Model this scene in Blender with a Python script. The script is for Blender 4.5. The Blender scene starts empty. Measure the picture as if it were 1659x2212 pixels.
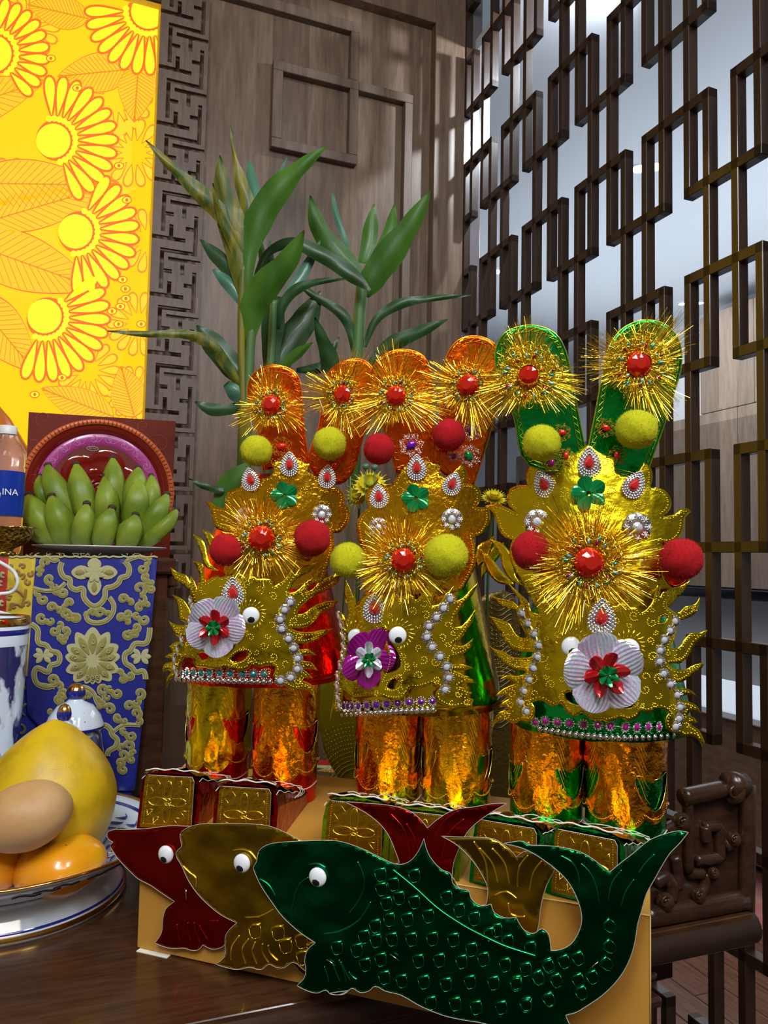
import bpy, math, random
from math import sin, cos, pi, sqrt, atan2, exp
from mathutils import Vector as V, Matrix as M
from mathutils.geometry import delaunay_2d_cdt
from mathutils import noise as NZ

random.seed(7)
SC = bpy.context.scene
COL = SC.collection

# ------------------------------------------------------------------ camera
FPX = 1651.0
CF = V((0.35996528, 0.93087863, 0.06236966))
CR = V((0.93207151, -0.36174198, 0.01963285))
CU = V((-0.04083752, -0.05106584, 0.99786))
CO = V((0, 0, 1.25))
cam = bpy.data.cameras.new('camera')
cam.lens = FPX / 2212 * 36
cam.sensor_width = 36
cam.clip_start = 0.05
camo = bpy.data.objects.new('camera', cam)
COL.objects.link(camo)
camo.matrix_world = M(((CR.x, CU.x, -CF.x, CO.x), (CR.y, CU.y, -CF.y, CO.y), (CR.z, CU.z, -CF.z, CO.z), (0, 0, 0, 1)))
SC.camera = camo

# ------------------------------------------------------------------ world, lights, exposure
w = bpy.data.worlds.new('world'); SC.world = w
w.use_nodes = True
w.node_tree.nodes['Background'].inputs[0].default_value = (0.55, 0.65, 0.8, 1)
w.node_tree.nodes['Background'].inputs[1].default_value = 0.25
SC.view_settings.view_transform = 'Standard'
SC.view_settings.look = 'None'
SC.view_settings.exposure = 0.0
SC.view_settings.gamma = 1
SC.view_settings.use_curve_mapping = False

def area(name, loc, target, sx, sy, power, col):
    l = bpy.data.lights.new(name, 'AREA'); l.shape = 'RECTANGLE'; l.size = sx; l.size_y = sy
    l.energy = power; l.color = col
    o = bpy.data.objects.new(name, l); COL.objects.link(o)
    o.location = loc
    o.rotation_euler = (V(target) - V(loc)).to_track_quat('-Z', 'Y').to_euler()
    return o
COOL = (0.86, 0.93, 1.0)
area('ceiling_light_front', (-0.5, -0.55, 3.0), (0.45, 1.0, 1.0), 0.35, 1.0, 34, COOL)
area('ceiling_light_right', (1.0, -0.9, 3.3), (0.5, 0.9, 1.0), 0.4, 0.9, 30, COOL)
area('ceiling_light_rear', (0.0, -2.0, 3.5), (0.3, 0.9, 0.9), 2.0, 0.5, 36, (1.0, 0.9, 0.78))
area('ceiling_fill_light', (-0.4, -1.4, 3.55), (-0.2, -1.0, 0.0), 1.2, 1.2, 34, (0.95, 0.96, 1.0))  # added fill: lifts the diffuse level and gives the foils something to reflect
area('kitchen_ceiling_glow', (3.4, 3.2, 2.3), (3.4, 3.2, 3.6), 2.2, 4.0, 36, (0.8, 0.9, 1.0))
area('kitchen_ceiling_light', (3.4, 3.4, 3.2), (3.4, 3.4, 0.0), 1.4, 3.5, 70, (0.88, 0.94, 1.0))
area('kitchen_spot_light', (1.64, 1.98, 3.22), (1.15, 2.62, 2.75), 0.045, 0.045, 13, (0.85, 0.92, 1.0))

# ------------------------------------------------------------------ pixel / space helpers
def ray(x, y): return CF + CR * ((x - 829.5) / FPX) - CU * ((y - 1106) / FPX)
def P(x, y, d): return CO + ray(x, y) * d
def on(x, y, ax, v):
    r = ray(x, y); return CO + r * ((v - CO[ax]) / r[ax])
def onZ(x, y, z): return on(x, y, 2, z)
def onY(x, y, v): return on(x, y, 1, v)
def onX(x, y, v): return on(x, y, 0, v)
def T(ox, oy, s, pts): return [(ox + a * s, oy + b * s) for a, b in pts]
def rnd(a, b): return a + (b - a) * random.random()

# ------------------------------------------------------------------ materials
MAT = {}
def mat(name, col, rough=0.5, metal=0.0, emis=None, estr=1.0, bump=None, trans=0.0, coat=0.0, var=None, sheen=0.0, ior=1.45, alpha=1.0, aniso=None):
    """bump=(scale, strength[, kind]); var=(col2, scale, stretch xyz)"""
    if name in MAT: return MAT[name]
    m = bpy.data.materials.new(name); m.use_nodes = True
    nt = m.node_tree; N = nt.nodes; L = nt.links
    b = N['Principled BSDF']
    b.inputs['Base Color'].default_value = (*col, 1)
    b.inputs['Roughness'].default_value = rough
    b.inputs['Metallic'].default_value = metal
    b.inputs['Transmission Weight'].default_value = trans
    b.inputs['Coat Weight'].default_value = coat
    b.inputs['Coat Roughness'].default_value = 0.08
    b.inputs['Sheen Weight'].default_value = sheen
    b.inputs['IOR'].default_value = ior
    b.inputs['Alpha'].default_value = alpha
    if emis:
        b.inputs['Emission Color'].default_value = (*emis, 1)
        b.inputs['Emission Strength'].default_value = estr
    tc = N.new('ShaderNodeTexCoord')
    if var:
        mp = N.new('ShaderNodeMapping'); L.new(tc.outputs['Object'], mp.inputs[0])
        mp.inputs['Scale'].default_value = var[2] if len(var) > 2 else (1, 1, 1)
        n = N.new('ShaderNodeTexNoise'); n.inputs['Scale'].default_value = var[1]
        n.inputs['Detail'].default_value = 6
        L.new(mp.outputs[0], n.inputs[0])
        r = N.new('ShaderNodeValToRGB')
        lo, hi = (var[3] if len(var) > 3 else (0.35, 0.65))
        r.color_ramp.elements[0].position = lo; r.color_ramp.elements[1].position = hi
        r.color_ramp.elements[0].color = (*col, 1); r.color_ramp.elements[1].color = (*var[0], 1)
        L.new(n.outputs['Fac'], r.inputs[0]); L.new(r.outputs[0], b.inputs['Base Color'])
    if bump:
        kind = bump[2] if len(bump) > 2 else 'noise'
        if kind == 'vor':
            t = N.new('ShaderNodeTexVoronoi'); out = 'Distance'
        else:
            t = N.new('ShaderNodeTexNoise'); out = 'Fac'; t.inputs['Detail'].default_value = 3
        t.inputs['Scale'].default_value = bump[0]
        L.new(tc.outputs['Object'], t.inputs[0])
        bp = N.new('ShaderNodeBump'); bp.inputs['Strength'].default_value = bump[1]
        bp.inputs['Distance'].default_value = 0.004
        L.new(t.outputs[out], bp.inputs['Height']); L.new(bp.outputs[0], b.inputs['Normal'])
    MAT[name] = m
    return m

def wood(name, c1, c2, rough=0.4, scale=(2, 2, 0.25), coat=0.0, plank=None):
    if name in MAT: return MAT[name]
    m = mat(name, c1, rough, coat=coat)
    nt = m.node_tree; N = nt.nodes; L = nt.links; b = N['Principled BSDF']
    tc = N.new('ShaderNodeTexCoord'); mp = N.new('ShaderNodeMapping'); mp.inputs['Scale'].default_value = scale
    L.new(tc.outputs['Object'], mp.inputs[0])
    n = N.new('ShaderNodeTexNoise'); n.inputs['Scale'].default_value = 14; n.inputs['Detail'].default_value = 8; n.inputs['Roughness'].default_value = 0.65
    L.new(mp.outputs[0], n.inputs[0])
    r = N.new('ShaderNodeValToRGB'); r.color_ramp.elements[0].position = 0.3; r.color_ramp.elements[1].position = 0.72
    r.color_ramp.elements[0].color = (*c1, 1); r.color_ramp.elements[1].color = (*c2, 1)
    L.new(n.outputs['Fac'], r.inputs[0])
    out = r.outputs[0]
    if plank:   # per strip brightness along one axis
        sep = N.new('ShaderNodeSeparateXYZ'); L.new(tc.outputs['Object'], sep.inputs[0])
        mu = N.new('ShaderNodeMath'); mu.operation = 'MULTIPLY'; mu.inputs[1].default_value = plank[1]
        L.new(sep.outputs[plank[0]], mu.inputs[0])
        fl = N.new('ShaderNodeMath'); fl.operation = 'FLOOR'; L.new(mu.outputs[0], fl.inputs[0])
        wn = N.new('ShaderNodeTexWhiteNoise'); wn.noise_dimensions = '1D'; L.new(fl.outputs[0], wn.inputs['W'])
        mr = N.new('ShaderNodeMapRange'); mr.inputs['To Min'].default_value = 0.72; mr.inputs['To Max'].default_value = 1.25
        L.new(wn.outputs['Value'], mr.inputs[0])
        mx = N.new('ShaderNodeVectorMath'); mx.operation = 'SCALE'
        L.new(out, mx.inputs[0]); L.new(mr.outputs[0], mx.inputs['Scale']); out = mx.outputs[0]
    L.new(out, b.inputs['Base Color'])
    bp = N.new('ShaderNodeBump'); bp.inputs['Strength'].default_value = 0.12; bp.inputs['Distance'].default_value = 0.003
    L.new(n.outputs['Fac'], bp.inputs['Height']); L.new(bp.outputs[0], b.inputs['Normal'])
    return m

GOLD = mat('lemon_gold_foil', (0.80, 0.62, 0.015), 0.2, 1, bump=(150, 0.12))
AMBER = mat('amber_gold_foil', (0.80, 0.42, 0.012), 0.18, 1, bump=(210, 0.22))
GOLDB = mat('gold_bead', (1.0, 0.80, 0.10), 0.22, 1)
RED = mat('red_foil', (0.80, 0.035, 0.006), 0.2, 1, bump=(90, 0.35))
ORNG = mat('orange_red_foil', (0.95, 0.13, 0.008), 0.24, 1, bump=(90, 0.35))
GREEN = mat('green_foil', (0.01, 0.42, 0.07), 0.2, 1, bump=(90, 0.35))
LIME = mat('lime_foil', (0.35, 0.60, 0.01), 0.22, 1, bump=(80, 0.3))
SILV = mat('silver_bead', (0.86, 0.84, 0.86), 0.16, 1)
PAPER = mat('white_paper', (0.75, 0.70, 0.60), 0.8)
KRAFT = mat('ochre_card', (0.50, 0.24, 0.035), 0.5, bump=(60, 0.05))
TINS = mat('tinsel_gold', (1.0, 0.60, 0.02), 0.22, 1)
TINS2 = mat('tinsel_bright', (1.0, 0.82, 0.12), 0.16, 1)
GEMR = mat('red_gem', (0.85, 0.02, 0.005), 0.05, 0.35, coat=1.0)
GEMG = mat('green_gem', (0.0, 0.30, 0.08), 0.08, 0.3, coat=1.0)
GEMP = mat('violet_gem', (0.18, 0.01, 0.45), 0.08, 0.4, coat=1.0)
GEMM = mat('magenta_gem', (0.55, 0.01, 0.35), 0.08, 0.4, coat=1.0)
GEMT = mat('teal_gem', (0.01, 0.35, 0.38), 0.08, 0.5, coat=1.0)
GEMC = mat('clear_gem', (0.80, 0.85, 0.95), 0.06, 0.4, coat=1.0)
YEL = mat('yellow_pompom', (0.82, 0.80, 0.01), 1.0, bump=(260, 0.6), var=((0.66, 0.64, 0.01), 60))
REDP = mat('red_pompom', (0.70, 0.006, 0.012), 1.0, bump=(260, 0.6), var=((0.48, 0.004, 0.008), 60))
WHITE = mat('white_plastic', (0.82, 0.84, 0.88), 0.2, coat=0.6)
BLACK = mat('black_plastic', (0.01, 0.01, 0.012), 0.15, coat=0.6)

# ------------------------------------------------------------------ mesh building
class MB:
    def __init__(s): s.v = []; s.f = []; s.m = []; s.cur = 0
    def add(s, vs, fs):
        o = len(s.v); s.v.extend([tuple(x) for x in vs])
        for f in fs: s.f.append(tuple(i + o for i in f)); s.m.append(s.cur)
        return s
    def box(s, a, b):
        x0, y0, z0 = a; x1, y1, z1 = b
        return s.add([(x0, y0, z0), (x1, y0, z0), (x1, y1, z0), (x0, y1, z0), (x0, y0, z1), (x1, y0, z1), (x1, y1, z1), (x0, y1, z1)],
                     [(0, 3, 2, 1), (4, 5, 6, 7), (0, 1, 5, 4), (1, 2, 6, 5), (2, 3, 7, 6), (3, 0, 4, 7)])
    def bbox(s, a, b, c=0.004):
        """box with bevelled edges"""
        x0, y0, z0 = a; x1, y1, z1 = b
        c = min(c, abs(x1 - x0) * .45, abs(y1 - y0) * .45, abs(z1 - z0) * .45)
        vs = []; idx = {}
        for i, X in enumerate((x0, x1)):
            for j, Y in enumerate((y0, y1)):
                for k, Z in enumerate((z0, z1)):
                    dx = c if i == 0 else -c; dy = c if j == 0 else -c; dz = c if k == 0 else -c
                    idx[i, j, k] = len(vs)
                    vs += [(X, Y + dy, Z + dz), (X + dx, Y, Z + dz), (X + dx, Y + dy, Z)]
        g = lambda i, j, k, a: idx[i, j, k] + a
        fs = []
        for i in (0, 1):
            fs.append((g(i, 0, 0, 0), g(i, 1, 0, 0), g(i, 1, 1, 0), g(i, 0, 1, 0)))
            fs.append((g(0, i, 0, 1), g(1, i, 0, 1), g(1, i, 1, 1), g(0, i, 1, 1)))
            fs.append((g(0, 0, i, 2), g(1, 0, i, 2), g(1, 1, i, 2), g(0, 1, i, 2)))
            for j in (0, 1):
                fs.append((g(i, j, 0, 0), g(i, j, 0, 1), g(i, j, 1, 1), g(i, j, 1, 0)))
                fs.append((g(i, 0, j, 0), g(i, 0, j, 2), g(i, 1, j, 2), g(i, 1, j, 0)))
                fs.append((g(0, i, j, 1), g(0, i, j, 2), g(1, i, j, 2), g(1, i, j, 1)))
                for k in (0, 1): fs.append((g(i, j, k, 0), g(i, j, k, 1), g(i, j, k, 2)))
        return s.add(vs, fs)
    def tube(s, pts, r, n=6, cap=True, up=None):
        pts = [V(p) for p in pts]
        R = r if isinstance(r, (list, tuple)) else [r] * len(pts)
        vs = []; fs = []
        t = (pts[1] - pts[0]).normalized()
        a = V((0, 0, 1)) if abs(t.z) < .9 else V((1, 0, 0))
        nrm = t.cross(a).normalized()
        for i, p in enumerate(pts):
            t = (pts[min(i + 1, len(pts) - 1)] - pts[max(i - 1, 0)])
            if t.length < 1e-9: t = V((0, 0, 1))
            t.normalize()
            nrm = (nrm - t * nrm.dot(t))
            if nrm.length < 1e-6: nrm = t.orthogonal()
            nrm.normalize(); bn = t.cross(nrm)
            for k in range(n):
                an = 2 * pi * k / n
                vs.append(p + (nrm * cos(an) + bn * sin(an)) * R[i])
        for i in range(len(pts) - 1):
            for k in range(n):
                k2 = (k + 1) % n
                fs.append((i * n + k, i * n + k2, (i + 1) * n + k2, (i + 1) * n + k))
        if cap:
            fs.append(tuple(range(n - 1, -1, -1))); fs.append(tuple((len(pts) - 1) * n + k for k in range(n)))
        return s.add(vs, fs)
    def ball(s, c, r, n=8, h=5, sq=(1, 1, 1), rot=None):
        c = V(c); vs = []; fs = []
        for i in range(1, h):
            th = pi * i / h
            for k in range(n):
                a = 2 * pi * k / n
                q = V((sin(th) * cos(a) * sq[0], sin(th) * sin(a) * sq[1], cos(th) * sq[2])) * r
                if rot: q = rot @ q
                vs.append(c + q)
        for sg in (1, -1):
            q = V((0, 0, sg * r * sq[2]))
            if rot: q = rot @ q
            vs.append(c + q)
        T0 = len(vs) - 2
        for i in range(h - 2):
            for k in range(n):
                k2 = (k + 1) % n
                fs.append((i * n + k, (i + 1) * n + k, (i + 1) * n + k2, i * n + k2))
        for k in range(n):
            k2 = (k + 1) % n
            fs.append((T0, k, k2)); fs.append((T0 + 1, (h - 2) * n + k2, (h - 2) * n + k))
        return s.add(vs, fs)
    def bead(s, c, r):
        x, y, z = c
        return s.add([(x + r, y, z), (x - r, y, z), (x, y + r, z), (x, y - r, z), (x, y, z + r), (x, y, z - r)],
                     [(0, 2, 4), (2, 1, 4), (1, 3, 4), (3, 0, 4), (2, 0, 5), (1, 2, 5), (3, 1, 5), (0, 3, 5)])
    def lathe(s, prof, c=(0, 0, 0), n=40, rot=None, cap=False, a0=0, a1=2 * pi):
        c = V(c); full = abs(a1 - a0 - 2 * pi) < 1e-6
        cols = n if full else n + 1
        vs = []; fs = []
        for r, z in prof:
            for k in range(cols):
                a = a0 + (a1 - a0) * k / n
                q = V((r * cos(a), r * sin(a), z))
                if rot: q = rot @ q
                vs.append(c + q)
        for i in range(len(prof) - 1):
            for k in range(n):
                k2 = (k + 1) % cols
                fs.append((i * cols + k, i * cols + k2, (i + 1) * cols + k2, (i + 1) * cols + k))
        if cap:
            fs.append(tuple(range(cols - 1, -1, -1))); fs.append(tuple((len(prof) - 1) * cols + k for k in range(cols)))
        return s.add(vs, fs)

def mesh(name, mb, mats, smooth=True):
    me = bpy.data.meshes.new(name); me.from_pydata(mb.v, [], mb.f)
    if not isinstance(mats, (list, tuple)): mats = [mats]
    for m in mats: me.materials.append(m)
    if len(mats) > 1: me.polygons.foreach_set('material_index', mb.m)
    me.polygons.foreach_set('use_smooth', [smooth] * len(me.polygons))
    me.update()
    return me
def put(o, parent=None):
    COL.objects.link(o)
    if parent is not None:
        o.parent = parent; o.matrix_parent_inverse = WM[parent.name].inverted()
    return o
WM = {}
def obj(name, mb, mats, parent=None, smooth=True, label=None, cat=None, group=None, kind=None, recalc=False):
    me = mb if isinstance(mb, bpy.types.Mesh) else mesh(name, mb, mats, smooth)
    if recalc:
        import bmesh
        b = bmesh.new(); b.from_mesh(me); bmesh.ops.recalc_face_normals(b, faces=b.faces); b.to_mesh(me); b.free()
    o = bpy.data.objects.new(name, me)
    WM[o.name] = M.Identity(4)
    put(o, parent)
    tag(o, label, cat, group, kind)
    return o
def inst(name, me, mw, parent=None, **kw):
    o = bpy.data.objects.new(name, me); o.matrix_basis = mw; WM[o.name] = mw.copy()
    if parent is not None:
        pm = WM[parent.name]
    put(o, parent); tag(o, **kw)
    return o
def tag(o, label=None, cat=None, group=None, kind=None):
    if label: o['label'] = label
    if cat: o['category'] = cat
    if group: o['group'] = group
    if kind: o['kind'] = kind
    return o
def thing(name, label, cat, loc, group=None):
    o = bpy.data.objects.new(name, None); o.location = loc; COL.objects.link(o)
    WM[o.name] = M.Translation(V(loc)); o.empty_display_size = 0.02
    return tag(o, label, cat, group)
def struct(name, mb, m, parent=None, smooth=False): return obj(name, mb, m, parent, smooth, kind='structure' if parent is None else None)

# ------------------------------------------------------------------ outlines and plates
def smoothpoly(pts, n=4, closed=True, sharp=0.25):
    out = []; N = len(pts)
    P2 = [V((p[0], p[1])) for p in pts]
    tan = []
    for i in range(N):
        if closed: a, c = P2[i - 1], P2[(i + 1) % N]
        else: a, c = P2[max(i - 1, 0)], P2[min(i + 1, N - 1)]
        b = P2[i]
        u, v_ = (b - a), (c - b)
        if u.length < 1e-9 or v_.length < 1e-9: tan.append(V((0, 0))); continue
        if u.normalized().dot(v_.normalized()) < sharp: tan.append(V((0, 0)))
        else: tan.append((u.normalized() + v_.normalized()).normalized() if (u.normalized() + v_.normalized()).length > 0 else V((0, 0)))
    for i in range(N if closed else N - 1):
        p0, p1 = P2[i], P2[(i + 1) % N]; L = (p1 - p0).length
        m0, m1 = tan[i] * L, tan[(i + 1) % N] * L
        for k in range(n):
            t = k / n; t2 = t * t; t3 = t2 * t
            q = p0 * (2 * t3 - 3 * t2 + 1) + m0 * (t3 - 2 * t2 + t) + p1 * (-2 * t3 + 3 * t2) + m1 * (t3 - t2)
            out.append((q.x, q.y))
    if not closed: out.append((P2[-1].x, P2[-1].y))
    return out
def inside(p, poly):
    x, y = p; c = False; j = len(poly) - 1
    for i in range(len(poly)):
        xi, yi = poly[i]; xj, yj = poly[j]
        if (yi > y) != (yj > y) and x < (xj - xi) * (y - yi) / (yj - yi) + xi: c = not c
        j = i
    return c
def tri2d(outer, holes=(), step=8):
    loops = [outer] + list(holes)
    pts = []; edges = []
    for lp in loops:
        o = len(pts); n = len(lp)
        pts += [V((a, b)) for a, b in lp]
        edges += [(o + i, o + (i + 1) % n) for i in range(n)]
    xs = [p[0] for p in outer]; ys = [p[1] for p in outer]
    x0, x1, y0, y1 = min(xs), max(xs), min(ys), max(ys)
    bnd = {}
    for lp in loops:
        for a, b in lp: bnd.setdefault((int(a // step), int(b // step)), []).append((a, b))
    y = y0 + step * .5; row = 0
    while y < y1:
        x = x0 + step * (.5 if row % 2 else .25)
        while x < x1:
            if inside((x, y), outer) and not any(inside((x, y), h) for h in holes):
                cx, cy = int(x // step), int(y // step); near = False
                for i in (-1, 0, 1):
                    for j in (-1, 0, 1):
                        for a, b in bnd.get((cx + i, cy + j), ()):
                            if (a - x) ** 2 + (b - y) ** 2 < (step * .45) ** 2: near = True
                if not near: pts.append(V((x, y)))
            x += step
        y += step * .87; row += 1
    r = delaunay_2d_cdt(pts, edges, [], 0, 1e-6)
    vs = [(p.x, p.y) for p in r[0]]
    fs = []
    for f in r[2]:
        cx = sum(vs[i][0] for i in f) / len(f); cy = sum(vs[i][1] for i in f) / len(f)
        if inside((cx, cy), outer) and not any(inside((cx, cy), h) for h in holes): fs.append(tuple(f))
    return vs, fs
def plate(mb, outer, pos, holes=(), step=8, th=0.0008, two=True):
    """pos(x,y,off)->Vector : front surface for off=0, off>0 is deeper. Front faces material 0, rim+back material 1 if two"""
    vs, fs = tri2d(outer, holes, step)
    n = len(vs)
    F = [pos(a, b, 0) for a, b in vs]; B = [pos(a, b, th) for a, b in vs]
    cnt = {}
    for f in fs:
        for i in range(3): cnt[(f[i], f[(i + 1) % 3])] = 1
    mb.cur = 0; base = len(mb.v)
    mb.add(F + B, fs)
    rim = [(a, a + n, b + n, b) for (a, b) in cnt if (b, a) not in cnt]
    m0 = mb.cur; mb.cur = 1 if two else 0
    for f in [tuple(i + n for i in reversed(f)) for f in fs] + rim:
        mb.f.append(tuple(i + base for i in f)); mb.m.append(mb.cur)
    mb.cur = m0
    return mb
def resample(pts, d, closed=False):
    out = []; acc = 0
    P2 = [V(p) for p in pts]
    if closed: P2.append(P2[0])
    out.append(tuple(P2[0])); rem = d
    for a, b in zip(P2[:-1], P2[1:]):
        L = (b - a).length
        if L < 1e-12: continue
        t = rem
        while t <= L:
            out.append(tuple(a + (b - a) * (t / L))); t += d
        rem = t - L
    return out
def inset(poly, d, keep=0.8):
    """points offset to the inside of a closed outline, dropping those that come too close to it"""
    n = len(poly); ar = sum(poly[i - 1][0] * poly[i][1] - poly[i][0] * poly[i - 1][1] for i in range(n))
    sg = 1 if ar > 0 else -1
    rs = resample(poly, 3, True); out = []
    m = len(rs)
    for i in range(m):
        a, b, c = V(rs[i - 2]), V(rs[i]), V(rs[(i + 2) % m])
        t = (c - a)
        if t.length < 1e-6: continue
        t.normalize(); nn = V((-t.y, t.x)) * sg
        q = b + nn * d
        if not inside((q.x, q.y), poly): continue
        if min((q.x - e[0]) ** 2 + (q.y - e[1]) ** 2 for e in rs[::1]) < (d * keep) ** 2: continue
        out.append((q.x, q.y))
    return out
def spiral(cx, cy, r, a0, turns, hand=1, n=26, r1=0.15):
    return [(cx + r * (1 - (1 - r1) * t) * cos(a0 + hand * turns * 2 * pi * t), cy + r * (1 - (1 - r1) * t) * sin(a0 + hand * turns * 2 * pi * t)) for t in [i / (n - 1) for i in range(n)]]

def resample2(pts, d):
    """thin out an ordered run of points so that neighbours stay about d apart"""
    out = []
    for p in pts:
        if not out or (p[0] - out[-1][0]) ** 2 + (p[1] - out[-1][1]) ** 2 >= d * d: out.append(p)
    return out

# ================================================================== SETTING
WALN = wood('walnut_veneer', (0.090, 0.055, 0.036), (0.212, 0.138, 0.092), 0.40, (3, 3, 0.35), plank=('X', 7.3))
WALF = wood('walnut_frame', (0.095, 0.062, 0.045), (0.185, 0.128, 0.094), 0.4, (3, 3, 0.4))
DARK = wood('dark_polished_wood', (0.022, 0.009, 0.005), (0.06, 0.025, 0.013), 0.26, (1.0, 6, 6), coat=0.25)
DARKM = wood('dark_table_top', (0.030, 0.011, 0.005), (0.085, 0.034, 0.014), 0.2, (1.2, 10, 6), coat=0.3)
LATB = wood('lattice_wood', (0.022, 0.010, 0.005), (0.042, 0.020, 0.010), 0.33, (4, 4, 0.6), coat=0.25)
CAB = wood('kitchen_wood', (0.16, 0.11, 0.078), (0.26, 0.19, 0.14), 0.5, (3, 3, 0.4), plank=('Y', 6.1))
CAB2 = wood('low_cabinet_wood', (0.13, 0.075, 0.04), (0.22, 0.14, 0.085), 0.5, (3, 1, 3))
FLOORM = wood('floor_wood', (0.085, 0.030, 0.018), (0.20, 0.085, 0.05), 0.22, (6, 0.7, 6), coat=0.4)
CEILM = mat('ceiling_paint', (0.70, 0.74, 0.80), 0.8)
WALLP = mat('wall_paint', (0.72, 0.74, 0.76), 0.85)
WALLB = mat('wall_beige', (0.42, 0.37, 0.31), 0.7)

YB = 2.62           # back wall plane
XL = 1.30           # lattice plane
# shell
struct('floor', MB().box((-2.4, -3.0, -0.06), (5.4, 9.2, -0.012)), mat('floor_gap', (0.02, 0.008, 0.005), 0.7))
fl = bpy.data.objects['floor']
pl_me = {}
for i in range(24):
    x = 1.36 + i * 0.115
    if x > 4.0: break
    for j in range(4):
        L_ = 0.92; y = 0.9 + j * L_ - (i % 3) * 0.31
        if y > 3.9: continue
        if 'p' not in pl_me: pl_me['p'] = mesh('floor_plank', MB().bbox((0, 0, -0.012), (0.112, L_ - 0.003, 0.0), 0.0015), FLOORM, False)
        inst('floor_plank', pl_me['p'], M.Translation((x, y, 0)), fl)
far = MB()
struct('ceiling', MB().box((-2.4, -3.0, 3.6), (1.34, YB + 0.1, 3.65)), CEILM)
struct('ceiling_kitchen', MB().box((1.345, -3.0, 3.25), (5.4, 9.2, 3.30)), CEILM)
wb = struct('wall_back', MB().box((-2.4, YB, 0), (1.345, YB + 0.12, 3.6)), WALN)
struct('wall_left', MB().box((-2.45, -3.0, 0), (-2.4, YB + 0.12, 3.6)), WALLB)
struct('wall_rear', MB().box((-2.4, -3.05, 0), (5.4, -3.0, 3.6)), WALLB)
struct('wall_right', MB().box((4.60, -3.0, 0), (4.65, 9.2, 3.25)), WALLP)
struct('wall_kitchen', MB().box((1.345, 9.15, 0), (4.60, 9.2, 3.25)), WALLP)
mb = MB(); 
for k, (a, b) in enumerate(((0.0, 0.05), (0.035, 0.085), (0.065, 0.10))):
    mb.box((4.60 - 0.12 + k * 0.035, -2.9, 3.25 - b * 1.2), (4.60, 9.15, 3.25 - a * 1.2))
struct('trim_1', mb, mat('moulding_white', (0.86, 0.88, 0.92), 0.6))
# wall panelling: raised stile, rail and square fret relief
def relief(x0, x1, z0, z1, t=0.03, name='relief_bar', m=None):
    return obj(name, MB().bbox((x0, YB - t, z0), (x1, YB + 0.004, z1), 0.002), m or WALF, wb, smooth=False)
relief(1.172, 1.30, 0.0, 3.59, 0.045, 'stile', WALN)
relief(-0.2, 1.172, 3.321, 3.59, 0.045, 'rail', WALN)
relief(0.30, 0.868, 3.204, 3.243)
relief(0.835, 0.868, 3.02, 3.204)
relief(0.547, 0.868, 2.985, 3.02)
relief(0.547, 0.583, 2.735, 2.985)
relief(0.835, 0.868, 2.735, 2.985)
relief(0.547, 0.868, 2.70, 2.735)
relief(0.868, 1.088, 2.985, 3.02)
relief(1.055, 1.088, 0.9, 2.985)

# greek key column : bitmap 12 x 14 of slots
slots = set()
for c in range(0, 8): slots.add((c, 0))
for r in (11, 12, 13): slots.add((4, r))
for c in range(2, 11): slots.add((c, 3))
for r in (0, 1, 2, 3, 8, 9, 10, 11, 12, 13): slots.add((10, r))
for r in range(3, 13): slots.add((2, r))
for c in range(4, 12): slots.add((c, 5))
for r in (6, 7, 8): slots.add((7, r))
for c in (3, 4): slots.add((c, 8))
for c in (8, 9): slots.add((c, 11))
fret_me = None
def fret_unit(zflip=False):
    mb = MB(); W = 0.158 / 12; H = 0.193 / 14; y0, y1 = -0.014, 0.0
    sol = lambda c, r: 0 <= c < 12 and (c, r % 14) not in slots
    for r in range(14):
        c = 0
        while c < 12:
            if sol(c, r):
                e = c
                while e + 1 < 12 and sol(e + 1, r): e += 1
                x0, x1, z0, z1 = c * W, (e + 1) * W, -(r + 1) * H, -r * H
                mb.add([(x0, y0, z0), (x1, y0, z0), (x1, y0, z1), (x0, y0, z1)], [(0, 1, 2, 3)])
                mb.add([(x0, y1, z0), (x1, y1, z0), (x1, y1, z1), (x0, y1, z1)], [(3, 2, 1, 0)])
                c = e + 1
            else: c += 1
        for c in range(12):
            if not sol(c, r): continue
            x0, x1, z0, z1 = c * W, (c + 1) * W, -(r + 1) * H, -r * H
            if not sol(c - 1, r): mb.add([(x0, y0, z0), (x0, y1, z0), (x0, y1, z1), (x0, y0, z1)], [(0, 3, 2, 1)])
            if not sol(c + 1, r): mb.add([(x1, y0, z0), (x1, y1, z0), (x1, y1, z1), (x1, y0, z1)], [(0, 1, 2, 3)])
            if (c, (r - 1) % 14) in slots: mb.add([(x0, y0, z1), (x1, y0, z1), (x1, y1, z1), (x0, y1, z1)], [(0, 1, 2, 3)])
            if (c, (r + 1) % 14) in slots: mb.add([(x0, y0, z0), (x1, y0, z0), (x1, y1, z0), (x0, y1, z0)], [(3, 2, 1, 0)])
    return mb
FRET = wood('fretwork_wood', (0.10, 0.062, 0.045), (0.19, 0.13, 0.10), 0.5, (5, 5, 0.8))
fr = thing('fretwork_panel', 'brown wooden key-pattern fretwork strip beside the glowing yellow panel', 'fretwork', (0.158, 2.575, 1.30))
fme = mesh('key_section', fret_unit(), FRET, False)
for k in range(11):
    inst('key_section', fme, M.Translation((0.157, 2.575, 2.882 + 0.193 - k * 0.193 + 0.193 * 1)), fr)
# fretwork strip along the top of the light panel
fr2 = thing('fretwork_panel', 'brown wooden key-pattern fretwork strip above the glowing yellow panel', 'fretwork', (-0.7, 2.575, 3.10))
for k in range(6):
    inst('key_section', fme, M.Translation((0.157 - 0.193 * k, 2.575, 3.105)) @ M.Rotation(pi / 2, 4, 'Y') @ M.Translation((-0.158, 0, 0)) , fr2)

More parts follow.
